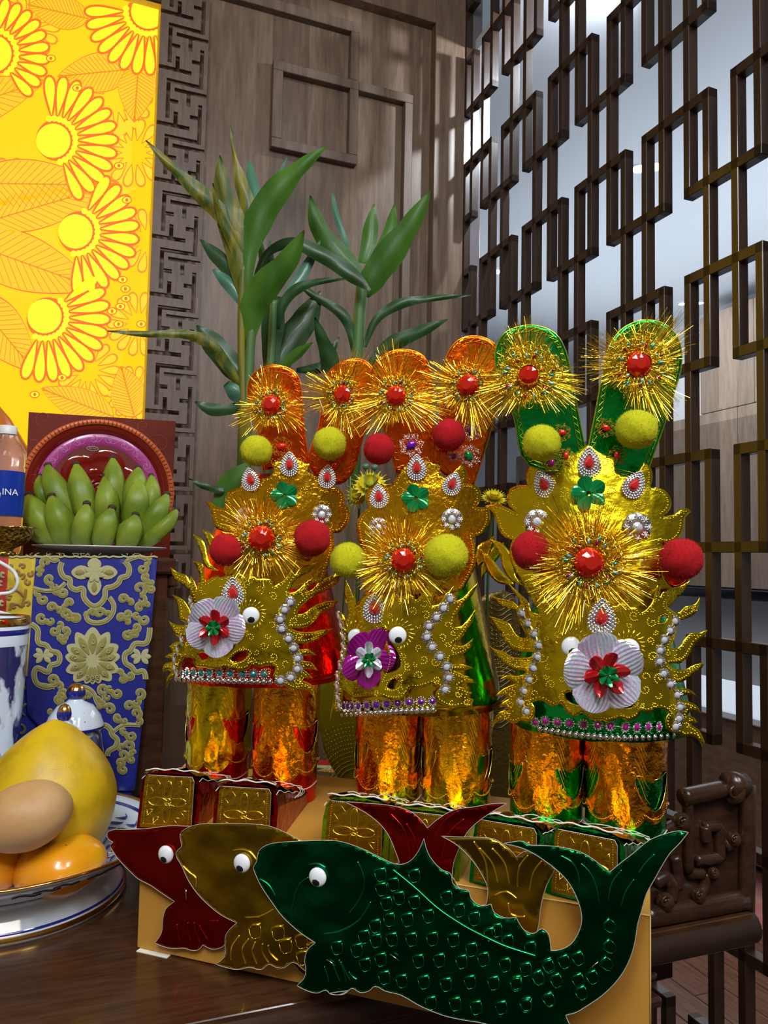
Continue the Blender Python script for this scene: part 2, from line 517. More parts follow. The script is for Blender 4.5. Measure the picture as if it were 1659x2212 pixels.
# ------------------------------------------------------------------ light panel
YP = 2.59
lp = thing('light_panel', 'backlit yellow panel with orange flower and leaf print behind the altar', 'light panel', (-0.8, YP, 1.2))
EY = mat('lit_yellow', (0.3, 0.2, 0.01), 0.6, emis=(1.0, 0.60, 0.003), estr=1.0)
EY2 = mat('lit_petal_yellow', (0.3, 0.2, 0.01), 0.6, emis=(1.0, 0.80, 0.004), estr=1.15)
EYL = mat('lit_leaf_yellow', (0.3, 0.2, 0.01), 0.6, emis=(0.90, 0.53, 0.003), estr=0.92)
EO = mat('lit_orange', (0.3, 0.05, 0.01), 0.6, emis=(0.95, 0.16, 0.003), estr=0.85)
EO2 = mat('lit_pale_orange', (0.3, 0.08, 0.01), 0.6, emis=(0.80, 0.34, 0.003), estr=0.8)
obj('glowing_sheet', MB().box((-2.0, YP, 1.15), (0.152, YP + 0.02, 3.09)), EY, lp)
obj('panel_frame', MB().box((0.150, YP - 0.012, 1.15), (0.157, YP + 0.02, 3.10)).box((-2.0, YP - 0.012, 3.088), (0.157, YP + 0.02, 3.10)), mat('panel_edge', (0.5, 0.3, 0.03), 0.4, emis=(1, 0.5, 0.01), estr=0.35), lp)
LAYER = [0]
def pp(x, y, off=0):  # point on the panel face
    return onY(x, y, YP - LAYER[0] * 0.0003 + off)
def clipok(pts): return pts
def flat(mb, pts, layer):
    LAYER[0] = layer
    c = [pp(*p) for p in pts]
    # keep the print on the sheet
    c = [V((min(q.x, 0.150), q.y, min(q.z, 3.086))) for q in c]
    cx = sum((q for q in c), V()) / len(c)
    n = len(c)
    mb.add(c + [cx], [(i, (i + 1) % n, n) for i in range(n)])
def strip(mb, pts, wd, layer):
    LAYER[0] = layer; n = len(pts); vs = []
    for i in range(n):
        a = V(pts[max(i - 1, 0)]); b = V(pts[min(i + 1, n - 1)]); t = (b - a)
        t = t.normalized() if t.length > 1e-9 else V((1, 0)); q = V((-t.y, t.x)) * wd / 2
        for s in (1, -1):
            u = pp(pts[i][0] + q.x * s, pts[i][1] + q.y * s); vs.append(V((min(u.x, 0.150), u.y, min(u.z, 3.086))))
    mb.add(vs, [(2 * i, 2 * i + 1, 2 * i + 3, 2 * i + 2) for i in range(n - 1)])
pO, pY, pL, pS, pF, pG = MB(), MB(), MB(), MB(), MB(), MB()
def petal(cx, cy, a, r0, r1, wd, grow=0.0):
    pts = []
    for i in range(22):
        t = 2 * pi * i / 22
        u = (r0 + r1) / 2 + ((r1 - r0) / 2 + grow) * cos(t)
        wv = (wd / 2 * (0.62 + 0.5 * cos(t)) + grow) * sin(t)
        pts.append((cx + u * cos(a) - wv * sin(a), cy + u * sin(a) + wv * cos(a)))
    return pts
def circ(cx, cy, r, n=20): return [(cx + r * cos(2 * pi * i / n), cy + r * sin(2 * pi * i / n)) for i in range(n)]
def flower(cx, cy, R0, R1, R2, a0, a1, n, lay=5):
    for i in range(n):
        a = a0 + (a1 - a0) * (i + .5) / n
        flat(pO, petal(cx, cy, a, R1 - 4, R2, 2 * R2 * sin(abs(a1 - a0) / n / 2) * 1.02, 3.2), lay)
        flat(pY, petal(cx, cy, a, R1, R2 - 2, 2 * R2 * sin(abs(a1 - a0) / n / 2) * 0.86), lay + 1)
    am = (a0 + a1) / 2; flat(pO, circ(cx + 9 * cos(am), cy + 9 * sin(am), 46, 30), lay + 2)
    flat(pY, circ(cx, cy, R0, 30), lay + 3)
    for i in range(n + 1):
        a = a0 + (a1 - a0) * i / n
        flat(pY, circ(cx + (R0 + 11) * cos(a), cy + (R0 + 11) * sin(a), 7, 12), lay + 3)
def leaf(tip, base, wd, lay=3, ns=18):
    t, b = V(tip), V(base); ax = t - b; L_ = ax.length; ax.normalize(); q = V((-ax.y, ax.x))
    prof = lambda s: wd * (sin(pi * min(1, s) ** 0.75) ** 0.8 if 0 < s < 1 else 0)
    up = [b + ax * L_ * s + q * prof(s) for s in [i / 20 for i in range(21)]]
    dn = [b + ax * L_ * s - q * prof(s) for s in [i / 20 for i in range(20, -1, -1)]]
    poly = [(p.x, p.y) for p in up + dn[1:-1]]
    c = (t + b) / 2
    flat(pO, [(c.x + (x - c.x) * 1.02 + 0, c.y + (y - c.y) * 1.04) for x, y in poly], lay)
    flat(pL, poly, lay + 1)
    strip(pS, [tuple(b), tuple(t)], 3.0, lay + 2)
    for i in range(1, ns):
        s = i / ns
        for sg in (1, -1):
            s2 = min(0.985, s + 0.16)
            p1 = b + ax * L_ * s; p2 = b + ax * L_ * s2 + q * sg * prof(s2) * 0.96
            strip(pS, [tuple(p1), tuple(p2)], 1.6, lay + 2)
# faint second layer of flowers
for cx, cy, r in ((250, 215, 80), (330, 120, 70), (290, 330, 75), (320, 520, 70), (300, 700, 70), (190, 800, 70), (60, 60, 70), (290, 850, 60), (20, 420, 80)):
    for i in range(14):
        a = 2 * pi * i / 14
        flat(pG, petal(cx, cy, a, r * 0.35, r, r * 0.36, 1.5), 1)
        flat(pF, petal(cx, cy, a, r * 0.38, r * 0.96, r * 0.30), 2)
for a in ((255, 395, -30, 480, 46), (95, 175, -170, 260, 50), (125, 165, 280, 150, 42), (290, 262, 300, 130, 40), (215, 400, -60, 395, 52), (205, 622, -80, 520, 60), (75, 802, -60, 640, 52), (60, 10, 190, 40, 34), (90, 840, 245, 900, 34), (262, 792, 290, 900, 38)):
    leaf((a[0], a[1]), (a[2], a[3]), a[4])
flower(115, 304, 37, 55, 140, -1.75, 1.25, 13)
flower(163, 500, 37, 55, 138, -1.15, 1.65, 12)
flower(96, 683, 37, 55, 142, -0.75, 2.0, 12)
flower(321, 24, 38, 55, 138, 0.75, 3.25, 11)
flower(-15, 116, 40, 58, 122, -1.45, 0.95, 10)
for q in ((-175, 300), (-190, 640), (-420, 120), (-430, 480), (-460, 820), (-700, 300), (-700, 680)):
    for tx, ty, bx0, by0 in ((q[0] + 60, q[1] + 190, q[0] - 160, q[1] + 150), (q[0] - 40, q[1] - 60, q[0] - 230, q[1] - 110)): leaf((tx, ty), (bx0, by0), 46)
    flower(q[0], q[1], 37, 55, 140, -3.14, 3.14, 26)
for cx, cy in ((110, 126), (167, 190), (257, 358), (274, 432), (265, 604), (271, 624), (272, 645), (260, 662), (242, 672), (256, 700), (134, 816), (75, 852), (305, 700)):
    flat(pO, [(cx + 11 * cos(t / 8 * pi), cy + 8 * sin(t / 8 * pi)) for t in range(16)], 9)
    flat(pY, [(cx + 8.6 * cos(t / 8 * pi), cy + 6 * sin(t / 8 * pi)) for t in range(16)], 10)
    flat(pO, [(cx + 3.4 * cos(t / 8 * pi), cy + 4 * sin(t / 8 * pi)) for t in range(16)], 11)
for n_, m_, x_ in (('orange_outline_print', EO, pO), ('petal_print', EY2, pY), ('leaf_print', EYL, pL), ('leaf_vein_print', EO2, pS), ('faint_flower_outline_print', EO2, pG), ('faint_flower_print', EY, pF)):
    obj(n_, x_, m_, lp, smooth=False, kind='stuff')

# ------------------------------------------------------------------ lattice screen
ls = thing('lattice_screen', 'tall dark wooden lattice screen of overlapping upright rectangles on the right', 'screen', (XL + 0.014, 1.6, 0.0))
obj('end_post', MB().bbox((XL - .002, 2.578, 0), (XL + .075, 2.618, 3.59), 0.002), mat('glare_lightened_post', (0.20, 0.17, 0.18), 0.18, coat=.7), ls, smooth=False)  # glossy wood post, lamp glare on it put into the lighter colour
PER = 0.2945; XB = (XL, XL + 0.028)
ZB0 = 2.127; HZ = 0.4235
bar_me = {}
def lbar(name, y0, y1, z0, z1):
    key = (name, round(y1 - y0, 4), round(z1 - z0, 4))
    if key not in bar_me: bar_me[key] = mesh(name, MB().bbox((0, 0, 0), (0.028, y1 - y0, z1 - z0), 0.0012), LATB, False)
    inst(name, bar_me[key], M.Translation((XL, y0, z0)), ls)
for n in range(-5, 4):        # gap index, even = group 1
    zb = ZB0 + n * HZ; zt = zb - 0.188
    if zt > 3.55 or zb < -0.1: continue
    lo = max(0.0, zb - HZ); hi = min(3.59, zt + HZ)
    for k in range(-4, 5):
        base = 1.7045 + k * PER
        ys = (base, base - 0.061, base - 0.1445, base - 0.208) if n % 2 == 0 else (base - 0.1445, base - 0.208, base - PER, base - PER - 0.061)
        b_, c_ = ys[1], ys[2]
        for yy in (b_, c_):
            if 0.45 < yy < 2.615: lbar('upright_bar', yy - 0.0202, yy, lo, hi)
        ya, yd = min(ys[0], 2.615), max(ys[3] - 0.0202, 0.45)
        if ya - yd > 0.03:
            if 0 < zb < 3.57: lbar('cross_bar', yd, ya, zb, zb + 0.0245)
            if 0 < zt < 3.59: lbar('cross_bar', yd, ya, zt - 0.0245, zt)

# ------------------------------------------------------------------ kitchen beyond the screen
kc = thing('wall_cabinet', 'long row of brown wood-grain upper kitchen cabinets beyond the screen', 'cabinet', (4.4, 3.8, 1.10))
for i in range(9):
    obj('door', MB().bbox((4.25, 2.6 + i * 0.5, 1.10), (4.599, 3.096 + i * 0.5, 2.38), 0.004), CAB, kc, smooth=False)
kt = thing('tall_cabinet', 'brown wood-grain cabinet standing above the upper kitchen cabinet row', 'cabinet', (4.4, 3.6, 2.383))
for i in range(3): obj('door', MB().bbox((4.25, 2.95 + i * 0.5, 2.385), (4.599, 3.446 + i * 0.5, 3.12), 0.004), CAB, kt, smooth=False)
hd = thing('range_hood', 'slim black range hood under the brown kitchen cabinets', 'range hood', (4.4, 3.8, 1.05))
obj('body', MB().bbox((4.23, 2.8, 1.02), (4.59, 4.9, 1.093), 0.008), mat('hood_black', (0.02, 0.025, 0.035), 0.2), hd)
obj('filter', MB().bbox((4.3, 3.2, 1.015), (4.5, 4.2, 1.022), 0.002), mat('hood_steel', (0.4, 0.42, 0.45), 0.3, 1), hd)
lc = thing('kitchen_counter', 'low wooden kitchen counter with a white worktop beyond the screen', 'counter', (2.9, 2.8, 0))
WTOP = mat('white_worktop', (0.80, 0.84, 0.90), 0.25)
for i in range(5): obj('door', MB().bbox((2.60, 1.75 + i * 0.6, 0.03), (3.25, 2.345 + i * 0.6, 0.60), 0.006), CAB2, lc, smooth=False)
obj('worktop', MB().bbox((2.57, 1.72, 0.60), (3.28, 4.8, 0.635), 0.006), WTOP, lc, smooth=False)
obj('plinth', MB().box((2.64, 1.78, 0.0), (3.2, 4.7, 0.03)), BLACK, lc)
bb = obj('dish_soap_bottle', MB().lathe([(0, 0), (.03, 0), (.032, .02), (.03, .12), (.012, .15), (.012, .18), (0, .18)], (2.75, 2.36, .635), 16), mat('blue_plastic', (0.02, 0.25, 0.75), 0.3), label='small blue bottle on the white kitchen worktop', cat='bottle')
rg = obj('rug', MB().bbox((2.22, 1.80, 0.0), (2.56, 2.9, 0.008), 0.003), mat('red_rug', (0.45, 0.05, 0.06), 0.95, var=((0.55, 0.25, 0.2), 6)), label='red patterned rug on the wooden floor beyond the screen', cat='rug')
def downlight(i, p, r, e, lab):
    d = thing('downlight', lab, 'ceiling light', p, 'round downlights in the kitchen ceiling')
    o = obj('lens', MB().lathe([(0, -0.004), (r * .8, -0.004), (r * .85, 0.0)], p, 20), mat('lamp_white_%d' % i, (1, 1, 1), 0.5, emis=(0.9, 0.96, 1.0), estr=e), d)
    obj('rim', MB().lathe([(r * .85, 0.0), (r * .85, -0.008), (r, -0.006), (r * 1.02, 0.0)], p, 20), WHITE, d)
DL = [(1383, 362, .05, 22, 'bright kitchen downlight, the left one of the close pair high up'), (1416, 358, .05, 22, 'bright kitchen downlight, the right one of the close pair high up'),
      (1072, 585, .05, 22, 'bright kitchen downlight at the left, lowest behind the screen'), (1474, 655, .035, 14, 'tiny kitchen downlight left above the tallest green hat wing'), (1512, 653, .035, 14, 'tiny kitchen downlight, rightmost of all')]
for i, (x, y, r, e, lb) in enumerate(DL):
    q = onZ(x, y, 3.25); downlight(0 if r > .04 else 1, (q.x, q.y, 3.249), r, e, lb)

# ================================================================== ALTAR TABLE
TZ = 0.80; TY = 0.771
tb = thing('altar_table', 'dark polished wooden altar table with carved scroll end at the right', 'table', (0.0, 1.5, 0.0))
obj('table_top', MB().bbox((-1.5, TY + 0.008, TZ - 0.04), (0.826, 2.40, TZ), 0.001), DARKM, tb, smooth=False)
def halfround(mb, x0, x1, y, z, r, n=10):
    mb.tube([(x0, y, z), (x1, y, z)], r, n)
obj('edge_moulding', (lambda m: (halfround(m, -1.5, 0.835, TY + 0.022, TZ - 0.022, 0.0215, 16), m)[1])(MB()), wood('edge_wood', (0.022, 0.009, 0.005), (0.06, 0.025, 0.013), 0.5, (1, 6, 6)), tb)
obj('side_moulding', MB().tube([(0.822, TY + 0.02, TZ - 0.022), (0.822, 2.4, TZ - 0.022)], 0.0215, 16), DARK, tb)
obj('apron', MB().bbox((-1.5, TY + 0.035, TZ - 0.17), (0.645, TY + 0.07, TZ - 0.04), 0.003), DARK, tb, smooth=False)
obj('side_apron', MB().bbox((0.74, TY + 0.10, TZ - 0.12), (0.78, 2.35, TZ - 0.04), 0.003), DARK, tb, smooth=False)
for lx, ly in ((0.655, TY + 0.05), (0.655, 2.25), (-1.4, TY + 0.05), (-1.4, 2.25)):
    mb = MB(); z = TZ - 0.044; k = 0
    prof = [(0.020, .012), (0.030, .010), (0.022, .018), (0.034, .014), (0.026, .02), (0.019, .03), (0.030, .012), (0.024, .025), (0.033, .012), (0.020, .035)]
    i = 0
    while z > 0.002:
        w_, h_ = prof[i % len(prof)]; z2 = max(0, z - h_)
        mb.bbox((lx - w_, ly - w_, z2), (lx + w_, ly + w_, z), 0.004); z = z2; i += 1
    obj('leg', mb, DARK, tb, smooth=False)
# carved scroll end board, traced on the plane of its front
YC = TY + 0.030
c7 = lambda pts: T(1100, 1650, 0.337, pts)
def cp(x, y, off=0): return onY(x, y, YC + off)
board = c7([(870, 1000), (870, 620), (930, 470), (1040, 400), (1120, 390), (1120, 220), (1380, 160), (1500, 110), (1535, 130), (1545, 900), (1500, 960)])
mb = MB(); plate(mb, smoothpoly(board, 2, True, .6), lambda x, y, o: cp(x, y, o * 1), step=22, th=0.022, two=False)
obj('carved_board', mb, DARK, tb, smooth=False)
def roll(name, pts, r, rz=None, off=-0.004, n=10):
    q = [cp(*p, off) for p in smoothpoly(c7(pts), 3, False)]
    obj(name, MB().tube(q, r * (.84 if r < .0112 or r > .0136 else 1), n), DARK, tb)
roll('scroll_bar', [(1110, 215), (1230, 190), (1370, 160)], 0.0115)
roll('scroll_bar', [(1140, 215), (1150, 440), (1145, 690)], 0.0085)
roll('scroll_bar', [(1145, 690), (1190, 700), (1238, 704)], 0.0085)
roll('scroll_bar', [(1195, 618), (1270, 610), (1350, 600)], 0.0092)
roll('scroll_bar', [(1350, 606), (1347, 500), (1342, 392)], 0.0088)
roll('scroll_bar', [(1348, 398), (1300, 400), (1250, 408)], 0.0088)
roll('scroll_bar', [(1258, 402), (1260, 450), (1262, 495)], 0.0088)
roll('scroll_bar', [(1520, 130), (1522, 500), (1515, 940)], 0.0115)
roll('scroll_bar', [(1250, 700), (1252, 780), (1215, 850)], 0.0085)
roll('scroll_bar', [(1380, 525), (1450, 490)], 0.0105)
roll('scroll_bar', [(1060, 590), (1078, 700), (1068, 800)], 0.009)
roll('scroll_bar', [(930, 760), (1000, 720), (1040, 780), (1032, 870)], 0.0105)
roll('scroll_bar', [(985, 430), (1040, 405), (1125, 380)], 0.010)
roll('base_roll', [(850, 985), (1150, 935), (1500, 870)], 0.0135, off=-0.006)
for (x, y, r) in ((1440, 185, .014), (1105, 375, .012), (1000, 885, .011), (1215, 845, .009), (1310, 700, .007), (1440, 480, .009)):
    mb = MB(); a, b = cp(*c7([(x, y)])[0], -0.014), cp(*c7([(x, y)])[0], 0.012)
    mb.tube([a, b], r, 16)
    sp = [a + V((r * .72 * (1 - t * .8) * cos(t * 9), -0.001, r * .72 * (1 - t * .8) * sin(t * 9))) for t in [i / 16 for i in range(17)]]
    mb.tube(sp, r * 0.16, 6)
    obj('scroll_curl', mb, DARK, tb)
a = cp(*c7([(1400, 130)])[0], -0.006); b = cp(*c7([(1500, 130)])[0], -0.006)
obj('corner_roll', MB().tube([a, b], 0.016, 16), DARK, tb)
# side end board running back along the table's right end
mb = MB()
zt_ = cp(1590, 1680).z
for k, (y0, y1, h) in enumerate(((YC + .02, 1.15, .10), (1.15, 1.32, .155), (1.32, 1.75, .155), (1.75, 1.95, .10))):
    mb.bbox((0.775, y0, TZ - .002), (0.80, y1 + .002, TZ + h), 0.004)
obj('end_board', mb, DARK, tb, smooth=False)
obj('end_board_cap', MB().bbox((0.768, 1.14, TZ + .153), (0.807, 1.76, TZ + .165), 0.004), DARK, tb, smooth=False)

# upper altar cabinet
AZ = 1.2445; AY = 1.50
ac = thing('altar_cabinet', 'dark wooden raised altar cabinet behind the brocade cloth', 'cabinet', (-0.5, 1.95, TZ))
obj('body', MB().bbox((-1.5, AY + 0.015, TZ), (0.148, 2.40, AZ - 0.03), 0.003), DARK, ac, smooth=False)
obj('top_slab', MB().bbox((-1.5, AY, AZ - 0.03), (0.163, 2.42, AZ), 0.005), DARK, ac, smooth=False)
mb = MB().bbox((0.148, AY + .01, AZ - .075), (0.158, 2.4, AZ - .055), 0.003).bbox((0.148, AY + .01, AZ - .055), (0.166, 2.4, AZ - .03), 0.004)
obj('cornice', mb, DARK, ac, smooth=False)

# ================================================================== ALTAR OFFERINGS
YC_ = AY - 0.004
cl = thing('altar_cloth', 'blue, yellow and red brocade cloth with gold scrolls hanging from the raised altar', 'cloth', (0.0, YC_, 0.85))
BLUE = mat('blue_brocade', (0.005, 0.011, 0.22), 0.5, sheen=0.2, bump=(900, 0.25))
BLUED = mat('blue_brocade_fold', (0.008, 0.018, 0.26), 0.55, bump=(900, 0.25))
YELB = mat('yellow_brocade', (0.60, 0.44, 0.015), 0.45, sheen=0.4, bump=(900, 0.25))
REDB = mat('red_brocade', (0.45, 0.02, 0.015), 0.5, bump=(900, 0.25))
THREAD = mat('olive_gold_thread', (0.30, 0.27, 0.07), 0.45, 0.15, bump=(1400, 0.4))
THREADL = mat('pale_gold_thread', (0.55, 0.52, 0.26), 0.42, 0.2, bump=(1400, 0.5))
THREADB = mat('bronze_thread', (0.33, 0.19, 0.04), 0.45, 0.2)
def cpos(x, y, off=0):
    q = onY(x, y, YC_ + off)
    q.y -= 0.004 + 0.004 * sin(x * 0.045) * min(1, max(0, (y - 1210) / 200))
    return q
def cloth(name, pts, m, dy=0.0, step=14):
    mb = MB(); plate(mb, pts, lambda x, y, o: cpos(x, y, o + dy), step=step, th=0.0015, two=False)
    return obj(name, mb, m, cl)
blue_out = [(72, 1202), (140, 1201), (205, 1202), (270, 1203), (340, 1203), (328, 1330), (318, 1440), (305, 1570), (291, 1706), (250, 1708), (170, 1660), (110, 1600), (60, 1540), (56, 1460), (62, 1340)]
cloth('blue_panel', blue_out, BLUE)
cloth('blue_fold', [(-90, 1440), (58, 1452), (110, 1490), (180, 1560), (240, 1620), (285, 1690), (283, 1720), (-90, 1735)], BLUED, dy=0.006, step=20)
cloth('yellow_panel', [(16, 1204), (78, 1202), (70, 1300), (60, 1460), (-10, 1456), (0, 1330)], YELB, dy=-0.001)
cloth('red_panel', [(-90, 1208), (19, 1204), (12, 1345), (-90, 1350)], REDB, dy=-0.0015)
TH1, TH2, TH3 = MB(), MB(), MB()
def rib(mb, pts, wd, lift, taper=False, pos=cpos, round_=0.0012):
    """raised ribbon : three columns so that the thread has a rounded section"""
    n = len(pts); vs = []
    for i in range(n):
        a = V(pts[max(i - 1, 0)]); b = V(pts[min(i + 1, n - 1)]); t = b - a
        t = t.normalized() if t.length > 1e-9 else V((1, 0)); q = V((-t.y, t.x))
        k = wd / 2 * ((0.35 + 0.65 * sin(pi * (i + .6) / n) ** .5) if taper else 1)
        x, y = pts[i]
        vs += [pos(x + q.x * k, y + q.y * k, -lift), pos(x, y, -lift - round_), pos(x - q.x * k, y - q.y * k, -lift)]
    fs = []
    for i in range(n - 1):
        for j in (0, 1): fs.append((3 * i + j, 3 * i + j + 1, 3 * i + 4 + j, 3 * i + 3 + j))
    mb.add(vs, fs)
def brib(pts, wd):
    s = smoothpoly(pts, 5, False, -.2)
    rib(TH2, s, wd + 3.0, 0.0016); rib(TH1, s, wd - 1.0, 0.0022); rib(TH2, s, 1.2, 0.0034, round_=.0004)  # last thin pale rib is a highlight painted along the ribbon
c5 = lambda pts: T(0, 1170, 0.2532, pts)
for pts, wd in (([(530, 175), (515, 230), (545, 300), (595, 320), (600, 380), (650, 410), (705, 400), (715, 470), (760, 530), (810, 550), (860, 525), (895, 470), (905, 400), (960, 385), (1010, 350), (1030, 310), (1085, 290), (1100, 220), (1060, 165)], 9),
                ([(285, 395), (400, 420), (500, 400), (560, 350)], 6), ([(930, 475), (970, 540), (955, 620), (900, 675), (800, 690), (745, 660), (740, 600)], 8),
                ([(265, 700), (320, 745), (330, 860), (395, 885), (430, 930), (500, 955), (500, 1030), (430, 1060), (410, 1110), (345, 1085), (310, 1080), (300, 1180), (340, 1225), (420, 1240), (490, 1200)], 9),
                ([(1275, 730), (1245, 860), (1150, 870), (1110, 930), (1070, 955), (1070, 1030), (1120, 1065), (1160, 1110), (1220, 1100), (1240, 1170)], 9),
                ([(830, 1600), (890, 1565), (940, 1600), (960, 1650), (1000, 1690), (985, 1750), (925, 1790), (915, 1830)], 9), ([(970, 1620), (1050, 1565), (1195, 1560)], 6),
                ([(640, 1250), (720, 1235), (795, 1285), (830, 1370), (865, 1410)], 7), ([(340, 1220), (470, 1240)], 7), ([(1080, 165), (1180, 130), (1290, 160)], 6), ([(420, 140), (470, 160), (500, 140)], 8)):
    brib(c5(pts), wd)
for cx, cy, r in ((390, 175, 40), (425, 320, 42), (370, 490, 42), (440, 560, 38), (540, 430, 38), (595, 520, 34), (560, 620, 42), (650, 640, 38), (850, 610, 44), (790, 605, 30), (1050, 490, 38), (1030, 650, 36), (1085, 615, 34), (1215, 230, 42), (1245, 300, 34), (1190, 400, 56), (1290, 400, 30), (1190, 560, 36), (1230, 660, 42), (1160, 730, 36), (1085, 790, 38), (355, 650, 46), (465, 760, 40), (560, 760, 34), (520, 815, 24), (450, 1180, 44), (530, 1290, 44), (500, 1350, 30), (880, 1255, 44), (1000, 1290, 42), (860, 1385, 30), (745, 1310, 36), (935, 1430, 46), (1005, 1500, 34), (1100, 1400, 40), (1160, 1460, 42), (1045, 1170, 36), (1110, 1140, 30), (1190, 1290, 46), (1120, 1650, 42), (1105, 1740, 44), (1050, 1820, 44), (1120, 1850, 34), (1050, 1940, 38), (330, 240, 20), (480, 1470, 30)):
    h = 1 if (int(cx * 7 + cy * 3) % 2) else -1
    aa = rnd(0, 6.28); s = spiral(cx, cy, r, aa, 1.05, h, 16, 0.25)
    ex, ey = cx + 1.75 * r * cos(aa), cy + 1.75 * r * sin(aa)
    if 290 < ex < 1290 and ey > 150:
        s2 = spiral(ex, ey, r * .72, aa + pi, .85, -h, 12, .3); s = s2[::-1] + s
    s = c5(s)
    rib(TH2, s, 10.5, 0.0015, True); rib(TH1, s, 7.5, 0.0022, True)
def petal2(mb, cx, cy, a, l, wd, lift, pos=cpos, asp=1.0):
    pts = []
    for i in range(18):
        t = 2 * pi * i / 18; u = l / 2 * (1 - cos(t)); v_ = wd / 2 * sin(t) * (0.45 + 0.75 * sin(pi * u / l * .8))
        pts.append((cx + u * cos(a) - v_ * sin(a), cy + (u * sin(a) + v_ * cos(a)) * asp))
    c = (cx + l * .55 * cos(a), cy + l * .55 * sin(a) * asp)
    n = len(pts)
    mb.add([pos(x, y, -lift) for x, y in pts] + [pos(c[0], c[1], -lift - 0.002)], [(i, (i + 1) % n, n) for i in range(n)])
# lotus medallion and vajra cross
lx, ly = c5([(790, 1010)])[0]
for k, (a, l, wd) in enumerate(((-1.57, 72, 34), (-2.1, 70, 26), (-1.04, 70, 26), (-2.62, 64, 28), (-.52, 64, 28), (-3.0, 60, 26), (-.14, 60, 26), (2.75, 62, 26), (.39, 62, 26), (2.3, 60, 26), (.84, 60, 26), (1.85, 52, 22), (1.29, 52, 22), (1.57, 52, 18))):
    petal2(TH2, lx, ly, a, l, wd, 0.0018 + 0.0002 * (k % 3))
    petal2(TH1, lx + 14 * cos(a), ly + 14 * sin(a), a, l * .62, wd * .5, 0.0036 + 0.0002 * (k % 3))
    s = spiral(lx + 38 * cos(a), ly + 38 * sin(a), 6, a, 1.1, 1, 10); rib(TH2, s, 1.8, 0.0062)
for a in (0, pi / 2, pi, -pi / 2):
    mx, my = c5([(805, 262)])[0]
    petal2(TH2, mx, my, a, 50 if a != -pi / 2 else 32, 26, 0.002); a != -pi / 2 and petal2(TH1, mx + 20 * cos(a), my + 20 * sin(a), a, 22, 10, 0.0042)
for a in [i * pi / 4 + .39 for i in range(8)]: petal2(TH2, mx, my, a, 22, 10, 0.0048)
for (x, y, s) in ((370, 970, -1), (1200, 975, 1)):
    mx, my = c5([(x, y)])[0]
    for a in (0, pi, .8, -.8, pi - .8, pi + .8): petal2(TH2, mx, my, a, 22, 10, 0.002)
obj('gold_scroll_thread', TH1, THREAD, cl); obj('pale_gold_outline', TH2, THREADL, cl)
c2 = lambda pts: T(0, 1200, 0.226, pts)
for cx, cy, r in ((215, 100, 28), (290, 170, 30), (270, 250, 30), (210, 190, 30), (90, 400, 28), (130, 470, 30), (260, 460, 34), (240, 740, 34), (225, 930, 34), (220, 820, 30), (190, 1080, 26), (110, 330, 26), (100, 100, 18)):
    rib(TH3, c2(spiral(cx, cy, r, rnd(0, 6), .9, 1 if cx % 3 else -1, 14, .3)), 7, 0.0024, True)
for pts in ([(160, 130), (185, 160), (150, 210), (180, 260)], [(250, 320), (240, 400), (210, 490), (160, 460), (90, 520)], [(60, 330), (120, 320), (180, 340), (230, 390)]):
    rib(TH3, c2(smoothpoly(pts, 4, False)), 6, 0.0024)
obj('bronze_scroll_thread', TH3, THREADB, cl)
mb = MB()
for cx, cy, r in ((30, 180, 30), (20, 450, 30), (10, 260, 26)): rib(mb, c2(spiral(cx, cy, r, 1, .8, 1, 14, .3)), 6, 0.003, True)
obj('red_panel_thread', mb, THREADL, cl)
# darker fold pattern
mb = MB()
for cx, cy, r in ((60, 1480, 16), (85, 1505, 14), (60, 1530, 15), (120, 1530, 15), (45, 1575, 14), (95, 1560, 14), (30, 1500, 12), (215, 1640, 16), (235, 1670, 14), (255, 1690, 12), (205, 1670, 10)):
    rib(mb, spiral(cx, cy, r, rnd(0, 6), .95, 1, 16, .3), 6, -0.004, True)
obj('fold_scroll_thread', mb, mat('dull_thread', (0.13, 0.13, 0.06), 0.5), cl)
mb = MB(); mb.tube([cpos(x, 1203 + 1.5 * sin(x * .3), -0.001) for x in range(20, 341, 8)], 0.0022, 6)
for k in range(24):
    x = rnd(60, 338); mb.tube([cpos(x, 1200, -.002), cpos(x + rnd(-6, 6), 1199 - rnd(1, 4), .008), cpos(x + rnd(-9, 9), 1197 - rnd(0, 3), .016)], 0.0006, 4)
obj('frayed_hem', mb, THREADL, cl)

def dep(p): return (V(p) - CO).dot(CF)
